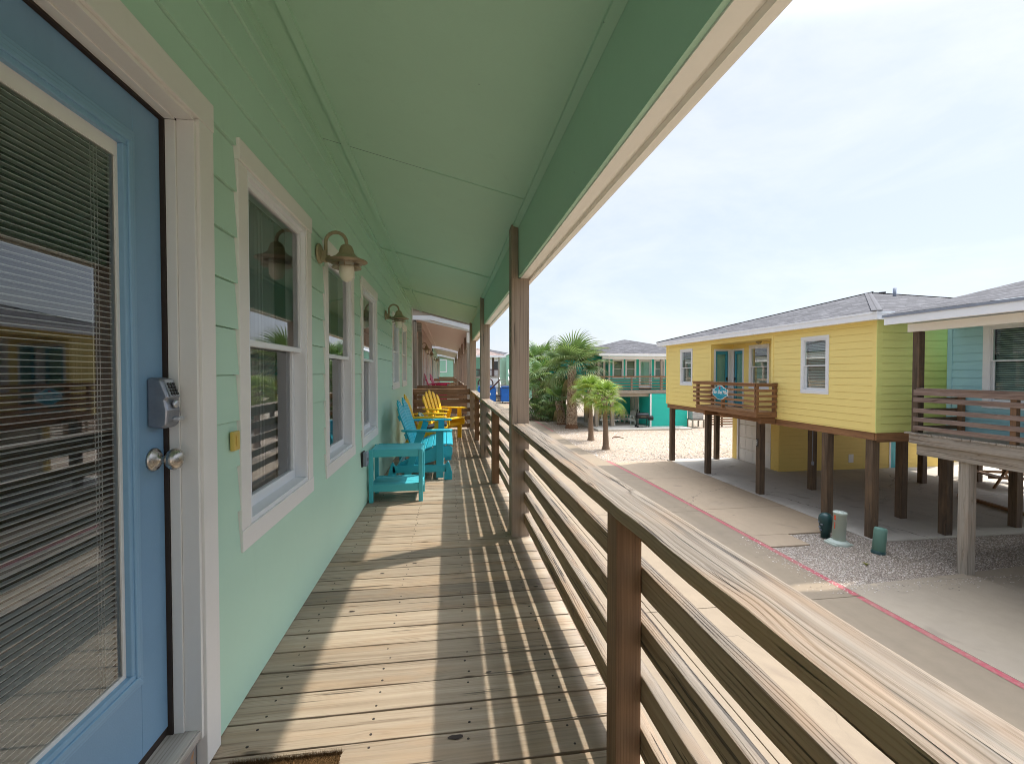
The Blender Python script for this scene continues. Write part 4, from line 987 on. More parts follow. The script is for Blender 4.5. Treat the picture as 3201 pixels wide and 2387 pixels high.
def entry(parent, P, u0, u1, z0, z1, leaf='turq', knob=1, glassy=True):
    c = MB(); fbox(c, P, u0, u0+.07, -.01, .025, z0, z1); fbox(c, P, u1-.07, u1, -.01, .025, z0, z1); fbox(c, P, u0+.07, u1-.07, -.01, .027, z1-.07, z1)
    c = c.build('door_frame', 'white', parent, .003)
    d = MB(); a_, e = u0+.075, u1-.075; st = .085
    fbox(d, P, a_, a_+st, -.06, -.02, z0, z1-.075); fbox(d, P, e-st, e, -.06, -.02, z0, z1-.075); fbox(d, P, a_+st, e-st, -.06, -.02, z0, z0+.24); fbox(d, P, a_+st, e-st, -.06, -.02, z1-.19, z1-.075)
    d = d.build('door', leaf, parent, .002)
    g = MB(); fbox(g, P, a_+st, e-st, -.045, -.04, z0+.24, z1-.19); g.build('pane', 'farglass', d)
    g = MB(); fbox(g, P, a_+st, e-st, -.075, -.07, z0+.24, z1-.19); g.build('blind', 'slat', d)
    ku = e-.04 if knob > 0 else a_+.04
    g = MB(); fbox(g, P, ku-.025, ku+.025, -.02, .01, z0+.98, z0+1.1); fbox(g, P, ku-.02, ku+.02, -.02, .03, z0+.84, z0+.88); g.build('handle', 'black', d, .004)
    return d
M['doorblue2'] = paint('turquoise door paint', (.06, .33, .45), .4, .05)
b = MB(); fbox(b, PS, 10.665, 10.775, -.03, .02, 2.66, 4.85); b.build('door_jamb', 'white', yh, .002)
entry(yh, PS, 10.0, 10.66, 2.68, 4.85, 'doorblue2', 1); entry(yh, PR, 15.24, 15.90, 2.68, 4.85, 'doorblue2', 1)
b = MB(); b.lathe([(.09, 0), (.10, -.04), (.05, -.09), (0, -.10)], (10.4, 13.95, 5.02), 12); b.build('ceiling_lamp', 'bronze', yh)
# floor frame and columns
b = MB(); b.box(9.93, 10.06, 9.30, 12.66, 2.36, 2.54, 'y'); b.box(9.93, 10.06, 12.67, 19.42, 2.36, 2.54, 'y'); b.box(9.94, 16, 9.25, 9.295, 2.36, 2.54, 'x')
for y in (9.42, 10.7, 13.4, 16.4, 19.1): b.box(10.07, 20, y-.06, y+.06, 2.30, 2.50, 'x')
b.build('floor_beam', 'redwood', yh)
b = MB(); b.box(10.0, 19.94, 9.3, 19.4, 2.501, 2.54); b.build('floor_soffit', 'stilt', yh)
columns(yh, [(10.065, 9.46), (10.02, 10.70), (10.09, 13.40), (10.09, 16.40), (10.02, 19.12), (12.2, 19.14), (12.2, 13.65), (12.23, 10.64), (12.05, 9.39), (14.42, 9.60), (16.83, 13.9), (19.05, 13.8)], 2.355)
columns(yh, [(14.5, 13.7), (16.9, 10.6)], 2.30)
# enclosure below
PE1 = wx(13.1, -1); PE2 = wy(16.3, -1)
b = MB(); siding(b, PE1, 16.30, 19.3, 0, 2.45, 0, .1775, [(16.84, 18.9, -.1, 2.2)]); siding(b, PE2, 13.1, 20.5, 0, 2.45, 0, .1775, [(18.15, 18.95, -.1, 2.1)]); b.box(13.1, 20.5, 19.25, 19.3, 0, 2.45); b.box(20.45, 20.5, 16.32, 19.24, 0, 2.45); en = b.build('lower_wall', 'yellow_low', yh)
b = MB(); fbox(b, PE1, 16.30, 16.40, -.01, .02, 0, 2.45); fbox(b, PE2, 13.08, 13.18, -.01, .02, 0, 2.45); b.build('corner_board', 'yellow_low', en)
b = MB(); fbox(b, PE1, 16.78, 16.88, -.01, .02, 0, 2.27); fbox(b, PE1, 18.86, 18.96, -.01, .02, 0, 2.27); fbox(b, PE1, 16.88, 18.86, -.01, .021, 2.17, 2.27); b.build('door_frame', 'cream', en)
b = MB()
for i in range(4): fbox(b, PE1, 16.86, 18.88, -.06, -.03, i*.545+.005, (i+1)*.545-.006)
gd = b.build('garage_door', 'cream', yh, .004)
b = MB()
for i in range(4):
    for j in range(4): fbox(b, PE1, 16.95+j*.49, 17.35+j*.49, -.03, -.022, i*.545+.1, i*.545+.45)
b.build('door_panel', 'cream', gd, .006)
b = MB(); fbox(b, PE2, 18.2, 18.9, -.04, .004, .01, 2.05); d_ = b.build('door', 'turqtable', yh)
b = MB()
for (zz0, zz1) in ((.2, .8), (.95, 1.6), (1.7, 1.92)):
    for u in (18.3, 18.6): fbox(b, PE2, u, u+.2, .004, .012, zz0, zz1)
b.build('door_panel', 'turqtable', d_, .005)
b = MB(); fbox(b, PE2, 18.12, 18.2, -.01, .02, 0, 2.12); fbox(b, PE2, 18.9, 18.98, -.01, .02, 0, 2.12); b.build('door_frame', 'cream', en)
b = MB(); fbox(b, PE2, 16.22, 16.44, .0, .02, .28, .62); b.build('vent', 'cream', yh)
b = MB(); b.tube([(12.11, 13.54, 2.4), (12.11, 13.54, .98)], .014); b.box(12.08, 12.14, 13.50, 13.549, .86, .98); b.build('conduit', 'greybox', yh)
A_, B_, rr_ = hiproof(yh, 9.55, 21, 8.92, 19.79, 5.345, .27, th=.185)
b = MB(); b.lathe([(.05, 0), (.05, .38), (0, .38)], (14.9, 13.3, 6.42), 12); b.build('vent_pipe', 'greybox', rr_)
b = MB(); b.obox((16.3, 13.0, 6.40), (1, 0, 0), .42, .34, .09, upv=(0, -.27, 1)); b.build('roof_vent', 'black', rr_, .02)
# balcony
bl = MB(); y = 12.42
while y < 15.74: bl.box(9.18, 9.885, y, y+.136, 2.735, 2.765, 'x'); y += .14
ba = bl.build('balcony_floor', 'redwood', yh)
b = MB(); b.box(9.20, 9.24, 12.42, 15.76, 2.60, 2.734, 'y'); b.box(9.241, 9.88, 12.42, 12.46, 2.60, 2.734, 'x'); b.box(9.241, 9.88, 15.72, 15.76, 2.60, 2.734, 'x'); b.box(9.4, 9.9, 12.5, 12.6, 2.40, 2.60, 'x'); b.box(9.4, 9.9, 15.5, 15.6, 2.40, 2.60, 'x'); b.build('band', 'redwood', ba)
for (z_a, z_b) in ((3.53, 3.61), (3.37, 3.445), (3.21, 3.285), (3.045, 3.12), (2.885, 2.96)):
    b = MB(); b.box(9.165, 9.20, 12.38, 15.93, z_a, z_b, 'y'); b.build('balcony_rail', 'redwood', yh, .002)
    b = MB(); b.box(9.165, 9.88, 12.40, 12.435, z_a, z_b-.003, 'x'); b.box(9.201, 9.88, 15.77, 15.80, z_a, z_b-.003, 'x'); each(b, 'balcony_rail', 'redwood', yh, .002)
b = MB(); b.box(9.13, 9.24, 12.38, 15.93, 3.611, 3.64, 'y'); b.box(9.241, 9.88, 12.38, 12.47, 3.611, 3.64, 'x'); b.box(9.241, 9.88, 15.73, 15.83, 3.611, 3.64, 'x'); b.build('balcony_cap', 'redwood', yh, .002)
for (x, y) in ((9.201, 12.436), (9.201, 15.67), (9.201, 14.12), (9.79, 12.436), (9.79, 15.67)):
    b = MB(); b.box(x, x+.09, y, y+.095, 2.60, 3.61, 'z'); b.build('balcony_post', 'redwood', yh, .003)
# column number plate
b = MB(); b.box(9.975, 9.994, 13.38, 13.47, 1.55, 1.80); npl = b.build('number_plate', 'black', yh, .003)
def text_obj(s, size, mat, parent, origin, xdir, name='lettering', shear=.25, ext=.002, align='CENTER', upd=(0, 0, 1)):
    cu = bpy.data.curves.new('txt', 'FONT'); cu.body = s; cu.size = size; cu.shear = shear; cu.extrude = ext; cu.align_x = align; cu.offset = size*.022
    ob = bpy.data.objects.new('txt', cu); COL.objects.link(ob); bpy.context.view_layer.update()
    me = bpy.data.meshes.new_from_object(ob.evaluated_get(bpy.context.evaluated_depsgraph_get())); bpy.data.objects.remove(ob)
    X = Vector(xdir); U = Vector(upd); o_ = ORG.get(parent.name, Vector((0, 0, 0))); N_ = X.cross(U)
    for v in me.vertices: v.co = Vector(origin)-o_+X*v.co.x+U*v.co.y+N_*v.co.z
    me.materials.clear(); me.materials.append(M[mat]); me.name = name
    r_ = bpy.data.objects.new(name, me); COL.objects.link(r_); r_.parent = parent; ORG[r_.name] = o_; return r_
for i, c in enumerate('27'): text_obj(c, .10, 'signwhite', npl, (9.972, 13.425, 1.69-i*.10), (0, -1, 0), 'numeral', 0)
# sign
sg = thing('house_sign', 'turquoise scalloped name board reading Flor Del Mar on the yellow house balcony', 'sign', (9.14, 14.17, 3.3))
half = [(0, .245), (.10, .235), (.17, .19), (.235, .155), (.30, .150), (.315, .115), (.425, .115), (.43, .0), (.415, -.11), (.33, -.13), (.24, -.165), (.16, -.22), (.06, -.245), (0, -.25)]
out = half + [(-x, z) for x, z in half[-2:0:-1]]
b = MB(); b.prism(out, lambda u, v, t_: (t_, 14.17-u, 3.285+v), 9.135, 9.163); b.build('board', 'signwhite', sg, .002)
b = MB(); b.prism([(x*.945, z*.915) for x, z in out], lambda u, v, t_: (t_, 14.17-u, 3.285+v), 9.128, 9.1345); b.build('face', 'signblue', sg)
text_obj('Flor Del Mar', .165, 'signwhite', sg, (9.126, 14.17, 3.245), (0, -1, 0), shear=.35, ext=.0015)
b = MB()
for k in range(5):
    q = k*1.257+.3; b.lathe([(.022, 0), (.022, .003), (0, .003)], (9.124, 14.17+.028*math.cos(q), 3.435+.028*math.sin(q)), 10, 'x')
b.build('flower_emblem', 'signred', sg)
b = MB(); rs = random.Random(5)
for (zz, n, w0) in ((3.185, 7, .17), (3.135, 9, .21), (3.09, 5, .10)):
    for i in range(n):
        y = 14.17+w0-(i+.5)*2*w0/n; b.beam((9.1265, y+.012, zz-.006), (9.1265, y-.012, zz+rs.uniform(-.004, .008)), .003, .012, upv=(1, 0, 0))
b.build('small_marks', 'signdark', sg)

# ---- blue house on the right
bh = thing('blue_house', 'pale blue stilt house at the right edge with a brown railed porch and grey roof', 'house', (13, 3, 0))
PB = wx(11.1, -1); ye = 8.66
b = MB(); siding(b, PB, -4, ye-.1, 2.67, 5.2, 2.60, .1775, [(6.3, 7.95, 3.25, 4.96), (2.2, 3.9, 3.25, 4.96)]); b.box(11.12, 20, ye-.04, ye-.01, 2.5, 5.2); b.box(11.15, 20, -4, -3.9, 2.5, 5.2); b.build('wall', 'paleblue', bh)
b = MB(); fbox(b, PB, ye-.1, ye, -.02, .02, 2.67, 5.2); b.box(11.08, 20, ye-.009, ye, 2.5, 5.2); b.build('corner_board', 'paleblue', bh, .003)
window(bh, PB, 6.27, 7.98, 3.22, 5.0, 4.20, tw=.11, blinds=.045, mats=('white', 'white', 'farglass'))
window(bh, PB, 2.17, 3.93, 3.22, 5.0, 4.20, tw=.11, blinds=.045, mats=('white', 'white', 'farglass'))
b = MB(); y = -4.0; q_ = random.Random(2)
while y < 8.46: e = q_.uniform(-.012, .012); b.box(9.86+e, 11.09, y, y+.136, 2.635, 2.67, 'x'); y += .141
b.build('porch_floor', 'stilt_grey', bh, .003)
b = MB(); b.box(9.88, 9.92, -4, 8.45, 2.44, 2.634, 'y'); b.box(9.921, 11.1, 8.41, 8.449, 2.44, 2.634, 'x'); b.build('band', 'stilt_grey', bh, .003)
b = MB(); b.box(9.96, 10.00, -4, 8.35, 2.20, 2.434, 'y'); b.box(10.01, 10.05, -4, 8.37, 2.20, 2.434, 'y'); b.box(10.10, 10.16, -4, 8.33, 2.2, 2.434, 'y')
for x in (10.4, 10.7): b.box(x, x+.05, -4, 8.3, 2.2, 2.434, 'y')
b.build('floor_beam', 'stilt_grey', bh, .003)
b = MB(); b.box(10.9, 20, -4, 8.6, 2.45, 2.60); b.build('floor_soffit', 'stilt', bh)
for y in (8.30, 4.6, .9): b = MB(); b.box(9.925, 10.065, y, y+.14, 2.671, 4.83, 'z', r=.4); b.build('porch_post', 'stilt' if y > 8 else 'stilt_grey', bh, .004)
columns(bh, [(10.12, 7.50)], 2.199, 'stilt_grey', .185); columns(bh, [(10.12, 3.8), (10.12, .1)], 2.199, 'stilt_grey', .185); columns(bh, [(14.4, 5.5), (14.4, 1.8), (12.1, 1.8), (18, 5.5), (18, 1.8)], 2.45)
b = MB(); b.box(9.86, 9.96, -4, 8.50, 4.83, 5.0); b.build('porch_beam', 'beam_cream', bh, .003)
for (z_a, z_b, th) in ((3.475, 3.59, .04), (3.33, 3.425, .036), (3.105, 3.195, .036), (2.915, 3.005, .036), (2.735, 2.825, .036)):
    if z_a > 3.45: b = MB(); b.box(9.87, 9.905, -4, 8.36, z_a, z_b, 'y'); b.box(9.86, 9.99, -4, 8.299, z_b, z_b+.035, 'y')
    else: b = MB(); b.box(9.868, 9.904, -4, 8.36, z_a, z_b, 'y')
    b.build('railing', 'greybrown', bh, .004)
    b = MB(); b.box(10.066, 11.08, 8.36, 8.395, z_a-.01, z_b-.012, 'x'); b.build('railing', 'stilt', bh, .004)
for y in (6.61, 2.8): b = MB(); b.box(9.906, 9.995, y, y+.09, 2.671, 3.59, 'z'); b.build('baluster', 'brown', bh, .003)
b = MB(); b.box(10.98, 11.07, 8.27, 8.36, 2.671, 3.56, 'z'); b.build('baluster', 'brown', bh, .003)
b = MB(); zr = lambda x: 5.20+(x-9.33)*.232
roofq(b, [(9.33, 8.60, zr(9.33)), (9.33, -4, zr(9.33)), (15.5, -4, zr(15.5)), (15.5, 8.60, zr(15.5))], (0, 1, 0)); roofq(b, [(15.5, 8.60, zr(15.5)), (15.5, -4, zr(15.5)), (21.6, -4, 5.2), (21.6, 8.60, 5.2)], (0, 1, 0)); br_ = b.build('roof', 'shingle', bh)
b = MB(); b.box(9.35, 9.37, -4, 8.57, 4.98, 5.155); b.prism([(9.371, 4.98), (15.5, 6.40), (21.5, 5.0), (21.5, 5.17), (15.5, 6.60), (9.371, 5.18)], lambda u, v, t_: (u, t_, v), 8.55, 8.57); b.box(9.371, 11.1, -4, 8.549, 5.02, 5.03); b.build('fascia', 'fascia', br_)
b = MB(); b.box(9.325, 9.349, -4, 8.6, 5.14, 5.193); b.build('drip_edge', 'greybox', br_)
b = MB(); b.prism([(11.1, 5.03), (15.5, 6.3), (20, 5.1)], lambda u, v, t_: (u, t_, v), 8.52, 8.545); b.build('gable_board', 'paleblue', bh)

# ---- teal house behind the palms
th = thing('teal_house', 'teal stilt house behind the palms with a brown railed porch and white lower door', 'house', (14.5, 36, 0))
PT = wy(32.8, -1); zc = lambda z: z
b = MB(); siding(b, PT, 12.03, 19, 2.7, 5.3, 2.6, .1775, [(12.4, 13.15, 3.6, 4.93), (13.4, 14.16, 3.6, 4.93), (14.45, 15.45, 2.6, 4.95), (15.72, 16.5, 3.6, 4.93)]); PT2 = wy(34.0, -1); siding(b, PT2, 10.3, 12.0, 2.45, 5.3, 2.6, .1775, [(11.40, 11.80, 3.6, 4.9)]); b.box(11.99, 12.03, 32.82, 34, 2.5, 5.3); b.box(10.3, 10.34, 34, 41, 2.45, 5.3); b.box(18.9, 19, 32.9, 41, 2.45, 5.3); b.box(10.3, 19, 40.9, 41, 2.45, 5.3); b.build('wall', 'teal', th)
b = MB(); fbox(b, PT, 12.02, 12.14, -.01, .03, 2.7, 5.3); b.build('corner_board', 'white', th)
window(th, PT, 12.33, 13.21, 3.55, 4.98, 4.25, blinds=.08, mats=('white', 'white', 'farglass')); window(th, PT, 13.35, 14.22, 3.55, 4.98, 4.25, blinds=.08, mats=('white', 'white', 'farglass')); window(th, PT, 15.66, 16.56, 3.55, 4.98, 4.25, blinds=.08, mats=('white', 'white', 'farglass')); window(th, PT2, 11.32, 11.9, 3.55, 4.95, 4.25, mats=('white', 'white', 'farglass'))
entry(th, PT, 14.43, 15.46, 2.75, 4.98, 'white')
b = MB(); b.box(10.55, 19, 31.1, 32.8, 2.62, 2.68, 'x'); fl = b.build('porch_floor', 'stilt_grey', th)
b = MB(); b.box(10.55, 19, 31.1, 31.14, 2.44, 2.619, 'x'); b.box(10.6, 19, 31.2, 31.35, 2.22, 2.43, 'x'); b.box(10.3, 19, 33.9, 34.1, 2.22, 2.44, 'x'); b.build('band', 'stilt_grey', fl); b = MB(); b.box(10.3, 19, 32.8, 41, 2.40, 2.46); b.build('floor_soffit', 'stilt', th)
for (z_a, z_b) in ((3.62, 3.72), (3.44, 3.50), (3.24, 3.30), (3.04, 3.10), (2.84, 2.90)):
    b = MB(); b.box(10.6, 19, 31.12, 31.16, z_a, z_b, 'x'); b.box(10.56, 10.6, 31.17, 32.8, z_a, z_b, 'y'); b.build('railing', 'brown', th)
for x in (10.6, 11.02, 13.15, 15.4, 17.6): b = MB(); b.box(x, x+(.16 if x != 13.15 else .09), 31.17, 31.31, 2.681, 4.94 if x != 13.15 else 3.6, 'z'); b.build('porch_post', 'stilt_grey', th)
b = MB(); b.box(10.95, 19.2, 31.15, 31.3, 4.94, 5.14); b.build('porch_beam', 'cream', th)
columns(th, [(10.68, 31.6), (11.87, 31.6), (10.78, 34.5), (16.7, 31.5)], 2.40, 'stilt_grey', .25, 0); columns(th, [(10.2, 36.5), (12.6, 36.5), (10.2, 39), (12.4, 39)], 2.40, 'stilt', .25, -.06)
PL = wy(31.0, -1)
b = MB(); siding(b, PL, 14.62, 17.4, 0, 2.42, 0, .1775); b.box(14.5, 14.55, 31.02, 34.6, 0.06, 2.4); PL2 = wy(34.6, -1); siding(b, PL2, 13.0, 14.5, 0, 2.42, 0, .1775); b.box(12.95, 13.0, 34.6, 38, 0, 2.4); b.box(17.3, 17.36, 31.05, 38, 0, 2.4); siding(b, PL2, 14.55, 17.3, 0.06, 2.42, 0, .1775); b.build('lower_wall', 'teal', th)
b = MB(); fbox(b, PL, 14.5, 14.62, -.01, .025, 0, 2.42); b.build('corner_board', 'white', th)
PLd = wx(14.5, -1)
for (u0_, u1_) in ((32.9, 33.6), (33.75, 34.45)):
    b = MB(); fbox(b, PLd, u0_, u1_, -.01, .05, .07, 2.1); d_ = b.build('lower_door', 'cream', th, .006); b = MB(); fbox(b, PLd, u0_+.08, u0_+.12, .05, .09, .95, 1.15); b.build('handle', 'black', d_)
# roof: front slope over the porch, the rest a hip
S_ = .27; b = MB()
roofq(b, [(10.62, 31.0, 5.36), (19.6, 31.0, 5.36), (14.6, 36, 6.71), (14.5, 36, 6.71), (10.62, 32.12, 5.66)], (1, 0, 0)); roofq(b, [(9.5, 41, 5.36), (9.5, 32.12, 5.36), (10.62, 32.12, 5.66), (14.5, 36, 6.71)], (0, 1, 0)); roofq(b, [(19.6, 31.0, 5.36), (19.6, 41, 5.36), (14.6, 36, 6.71)], (0, 1, 0)); roofq(b, [(19.6, 41, 5.36), (9.5, 41, 5.36), (14.5, 36, 6.71), (14.6, 36, 6.71)], (1, 0, 0)); r_ = b.build('roof', 'shingle', th)
b = MB(); b.box(10.64, 19.6, 31.02, 31.05, 5.16, 5.35); b.add([(10.62, 31.0, 5.36), (10.62, 32.12, 5.66), (10.62, 32.12, 5.46), (10.62, 31.0, 5.16)], [(0, 1, 2, 3)]); b.box(9.5, 10.63, 32.12, 32.14, 5.16, 5.36); b.add([(9.5, 32.11, 5.36), (10.62, 32.11, 5.36), (10.62, 32.11, 5.66)], [(0, 1, 2)]); b.box(10.64, 19.5, 31.06, 40.9, 5.31, 5.32); b.box(9.5, 9.52, 32.15, 41, 5.16, 5.35); b.build('fascia', 'fascia', r_)

# ---- cyan house farther left behind the big palm
ch = thing('cyan_house', 'bright cyan house glimpsed behind the tall palm, left of the teal house', 'house', (12, 46, 0))
PC = wy(43, -1); b = MB(); siding(b, PC, 10.0, 12.55, 2.5, 5.6, 2.4, .1775, [(10.25, 10.65, 3.6, 4.9)]); b.box(10, 12.6, 43.02, 50, 2.5, 5.6); b.build('wall', 'cyan', ch); b = MB(); fbox(b, PC, 12.5, 12.66, -.01, .03, 2.5, 5.6); b.build('corner_board', 'white', ch)
window(ch, PC, 10.2, 10.7, 3.5, 4.98, 4.2, mats=('white', 'white', 'farglass')); hiproof(ch, 9.2, 13.2, 42.4, 51, 5.75, .27, ridge='y'); columns(ch, [(10.3, 43.3), (12.4, 43.3), (10.3, 49), (12.4, 49)], 2.5, 'stilt', .25, -.06)

# ---- green gabled house far behind the posts
gh = thing('gabled_house', 'tall pale green gabled house far off between the porch post and the palms', 'house', (12, 74, 0))
b = MB(); b.prism([(9.0, 0), (20, 0), (20, 6.6), (13.4, 8.15), (9.0, 6.65)], lambda u, v, t_: (u, t_, v), 70, 82); b.build('wall', 'palegreen', gh)
b = MB()
for (p, q) in (((8.7, 6.6), (13.4, 8.2)), ((13.4, 8.2), (20.4, 6.55))): b.prism([(p[0], p[1]), (q[0], q[1]), (q[0], q[1]+.16), (p[0], p[1]+.16)], lambda u, v, t_: (u, t_, v), 69.6, 82.4)
b.build('roof', 'fascia', gh)
window(gh, wy(70, -1), 10.3, 11.2, 4.3, 5.9, 5.1, mats=('white', 'white', 'farglass'))
# ---- brown roofed house with outside stairs
bw = thing('raised_house', 'pale house with a brown roof, dark railed deck and outside stairs behind the blue dumpsters', 'house', (3, 68, 0))
b = MB(); b.box(-2, 5.4, 66.5, 74, .0, 6.2); b.build('wall', 'palegreen', bw); hiproof(bw, -4, 8.2, 64.2, 76.5, 6.45, .30, mat='shinglebrown', th=.25)
b = MB(); b.box(5.4, 7.3, 64.6, 73, 3.2, 3.45); b.box(-2, 5.4, 64.6, 66.5, 3.2, 3.45); b.build('deck', 'stilt_grey', bw)
for x in (-1.9, 1.6, 5.3, 7.15): b = MB(); b.box(x, x+.2, 64.65, 64.85, 0, 6.2, 'z'); b.build('post', 'stilt_grey', bw)
b = MB(); b.box(-2, 7.3, 64.68, 64.74, 4.35, 4.5); b.box(-2, 7.3, 64.68, 64.74, 3.5, 3.6); x = -1.9
while x < 7.3: b.box(x, x+.09, 64.69, 64.73, 3.6, 4.35); x += .17
b.build('deck_railing', 'rust', bw)
for i, x in enumerate((2.2, 5.75, 6.45)): b = MB(); b.box(x, x+.28, 66.2 if x < 5 else 66.6, 66.45 if x < 5 else 66.8, 3.45, 6.2, 'z'); b.build('deck_post', 'stilt', bw)
b = MB(); n = 13
for i in range(n): b.box(7.35+0*i, 8.6, 63.3-i*.28+1.2, 63.6-i*.28+1.2, 3.2-(i+1)*.24, 3.26-(i+1)*.24)
b.build('stair_tread', 'stilt_grey', bw)
b = MB(); b.beam((8.65, 64.9, 3.3), (8.65, 61.0, .1), .08, .32, upv=(0, 0, 1)); b.beam((7.32, 64.9, 3.3), (7.32, 61.0, .1), .08, .32); b.beam((8.65, 64.9, 4.35), (8.65, 61.0, 1.1), .07, .14); b.build('stair_rail', 'cream', bw)
# ---- grey white house far behind
wh = thing('white_house', 'grey white house with a pale roof, farthest away between the dumpsters and the green gable', 'house', (6, 100, 0))
b = MB(); b.box(-2, 14.5, 96, 106, 0, 7.4); b.build('wall', 'greywhite', wh); hiproof(wh, -3, 15.5, 95, 107, 7.6, .25, mat='shingle', th=.3)
b = MB()
for x in (9.6, 11.8): b.box(x, x+1.1, 95.94, 96.0, 4.6, 6.4)
b.build('window', 'dark', wh)

# ---- dumpsters and the steel gate between them
def dumpster(loc, label):
    t = thing('dumpster', label, 'dumpster', (0, 0, 0), 'blue dumpsters at the end of the drive')
    b = MB(); b.prism([(-.9, .25), (.9, .25), (.9, 1.95), (-.9, 2.25)], lambda u, v, t_: (t_, u, v), -1.1, 1.1); bd = b.build('body', 'bluepl', t, .02)
    b = MB()
    for z in (.30, .95, 1.55, 1.85): b.box(-1.14, 1.14, -.94, -.902, z, z+.08)
    for x in (-1.12, 1.06): b.box(x, x+.06, -.94, -.905, .25, 1.94)
    b.build('rib', 'bluepl', bd)
    b = MB(); b.beam((-.56, -.98, 2.02), (-.56, .92, 2.34), 1.06, .05); b.beam((.56, -.98, 2.02), (.56, .92, 2.34), 1.06, .05); b.build('lid', 'black', t, .01)
    for x in (-.95, .95):
        b = MB(); b.lathe([(.11, -.04), (.11, .04), (0, .04)], (x, -.75, .12), 12, 'x'); b.build('wheel', 'black', t)
    b = MB(); b.lathe([(.17, 0), (.17, -.01), (0, -.01)], (.35, -.945, 1.2), 14, 'y'); b.build('emblem', 'signwhite', t)
    t.location = loc; return t
d1 = dumpster((7.9, 58.5, 0), 'blue dumpster right of the steel gate, cut by the near porch post')
d2 = copy_tree(d1, (4.95, 58.9, 0), 0, 'blue dumpster left of the steel gate, seen between two porch posts')
t = thing('steel_gate', 'dark red barred steel gate standing between the two blue dumpsters', 'gate', (6.4, 58.4, 0))
b = MB()
for z in (.3, .9, 2.0): b.box(5.75+.35, 6.75, 58.38, 58.42, z, z+.08)
b.build('gate_rail', 'rust', t); b = MB()
for i in range(6): b.box(6.12+i*.12, 6.16+i*.12, 58.36, 58.44, .1, 2.1)
b.build('bar', 'rust', t)
t = thing('barrier_arm', 'dark red steel arm slanting up in front of the left dumpster', 'barrier arm', (5.2, 56, 0))
b = MB(); b.beam((4.0, 55.6, .75), (6.35, 55.6, 3.1), .16, .34, upv=(0, 1, 0)); b.build('arm', 'rust', t, .01); b = MB(); b.box(3.85, 4.1, 55.4, 55.8, -.05, 1.1); b.build('post', 'rust', t)
t = thing('pipe_loop', 'dark looped steel playground climber behind the slanting steel arm', 'climbing frame', (5.2, 60.5, 0))
b = MB()
for x in (4.6, 5.35): b.tube([(x+.62*math.cos(q), 60.6, 2.55+.62*math.sin(q)) for q in [k*math.pi/10 for k in range(21)]], .09, 8)
b.build('hoop', 'rust', t); b = MB()
for x in (4.0, 4.95, 5.95): b.box(x, x+.1, 60.55, 60.65, -.05, 2.6)
b.build('post', 'rust', t)

# ================================================================== PALMS
def fan(b, base, d, side, Lp, Rf, rnd, n=22, spread=1.75, droop=.5, wind=Vector((0, 0, 0)), fold=.02, pet=True):
    """one fan frond: petiole from base along d, then a pleated fan of drooping leaflets"""
    d = d.normalized(); side = (side-d*side.dot(d)).normalized(); nrm = side.cross(d)
    if nrm.z < 0: nrm = -nrm
    hub = base+d*Lp+Vector((0, 0, -.10*Lp*Lp))
    if pet:
        w_ = .014+.008*Rf; vs = []
        for k in range(5):
            f = k/4; p = base+d*Lp*f+Vector((0, 0, -.10*Lp*Lp*f*f)); ww = w_*(1.6-f*.8); vs += [p-side*ww, p+side*ww, p-nrm*ww]
        fs = []
        for k in range(4): a_ = k*3; fs += [(a_, a_+1, a_+4, a_+3), (a_+1, a_+2, a_+5, a_+4), (a_+2, a_, a_+3, a_+5)]
        b.add(vs, fs, [(0, 0, 0)]*len(vs), rnd*.4)
    d2 = (d+Vector((0, 0, -.18*Lp))).normalized(); st = 5
    for i in range(n):
        t0 = (i/n-.5)*2*spread; t1 = ((i+1)/n-.5)*2*spread; tm = (t0+t1)/2
        ln = Rf*(1-.22*(abs(tm)/spread)**2)*(.93+.14*((i*7919) % 13)/13)
        dm = d2*math.cos(tm)+side*math.sin(tm); 
        hw_ = math.tan((t1-t0)/2); px = dm.cross(nrm).normalized(); vs = []; gs = []
        for k in range(st+1):
            f = k/st; rr = ln*(.04+.96*f)
            drop = droop*max(0, f-.35)**2*ln*1.7*(1+.35*((i*31) % 7)/7)
            c = hub+dm*rr*(1-.16*droop*f)+Vector((0, 0, -drop))+wind*(f*f*ln)+nrm*(.10*ln*math.cos(tm*1.1)*f*(1-f)*2)
            ww = min(hw_*rr, hw_*ln*.34)*(1 if f < .5 else max(.04, 1-(f-.5)/.5))
            z = fold*ln*(1 if f < .6 else .4); vs += [c-px*ww+nrm*z*.5, c-nrm*z*.5, c+px*ww+nrm*z*.5]; gs += [(f, 0, 0)]*3
        fs = []
        for k in range(st): a_ = k*3; fs += [(a_, a_+1, a_+4, a_+3), (a_+1, a_+2, a_+5, a_+4)]
        b.add(vs, fs, gs, rnd)
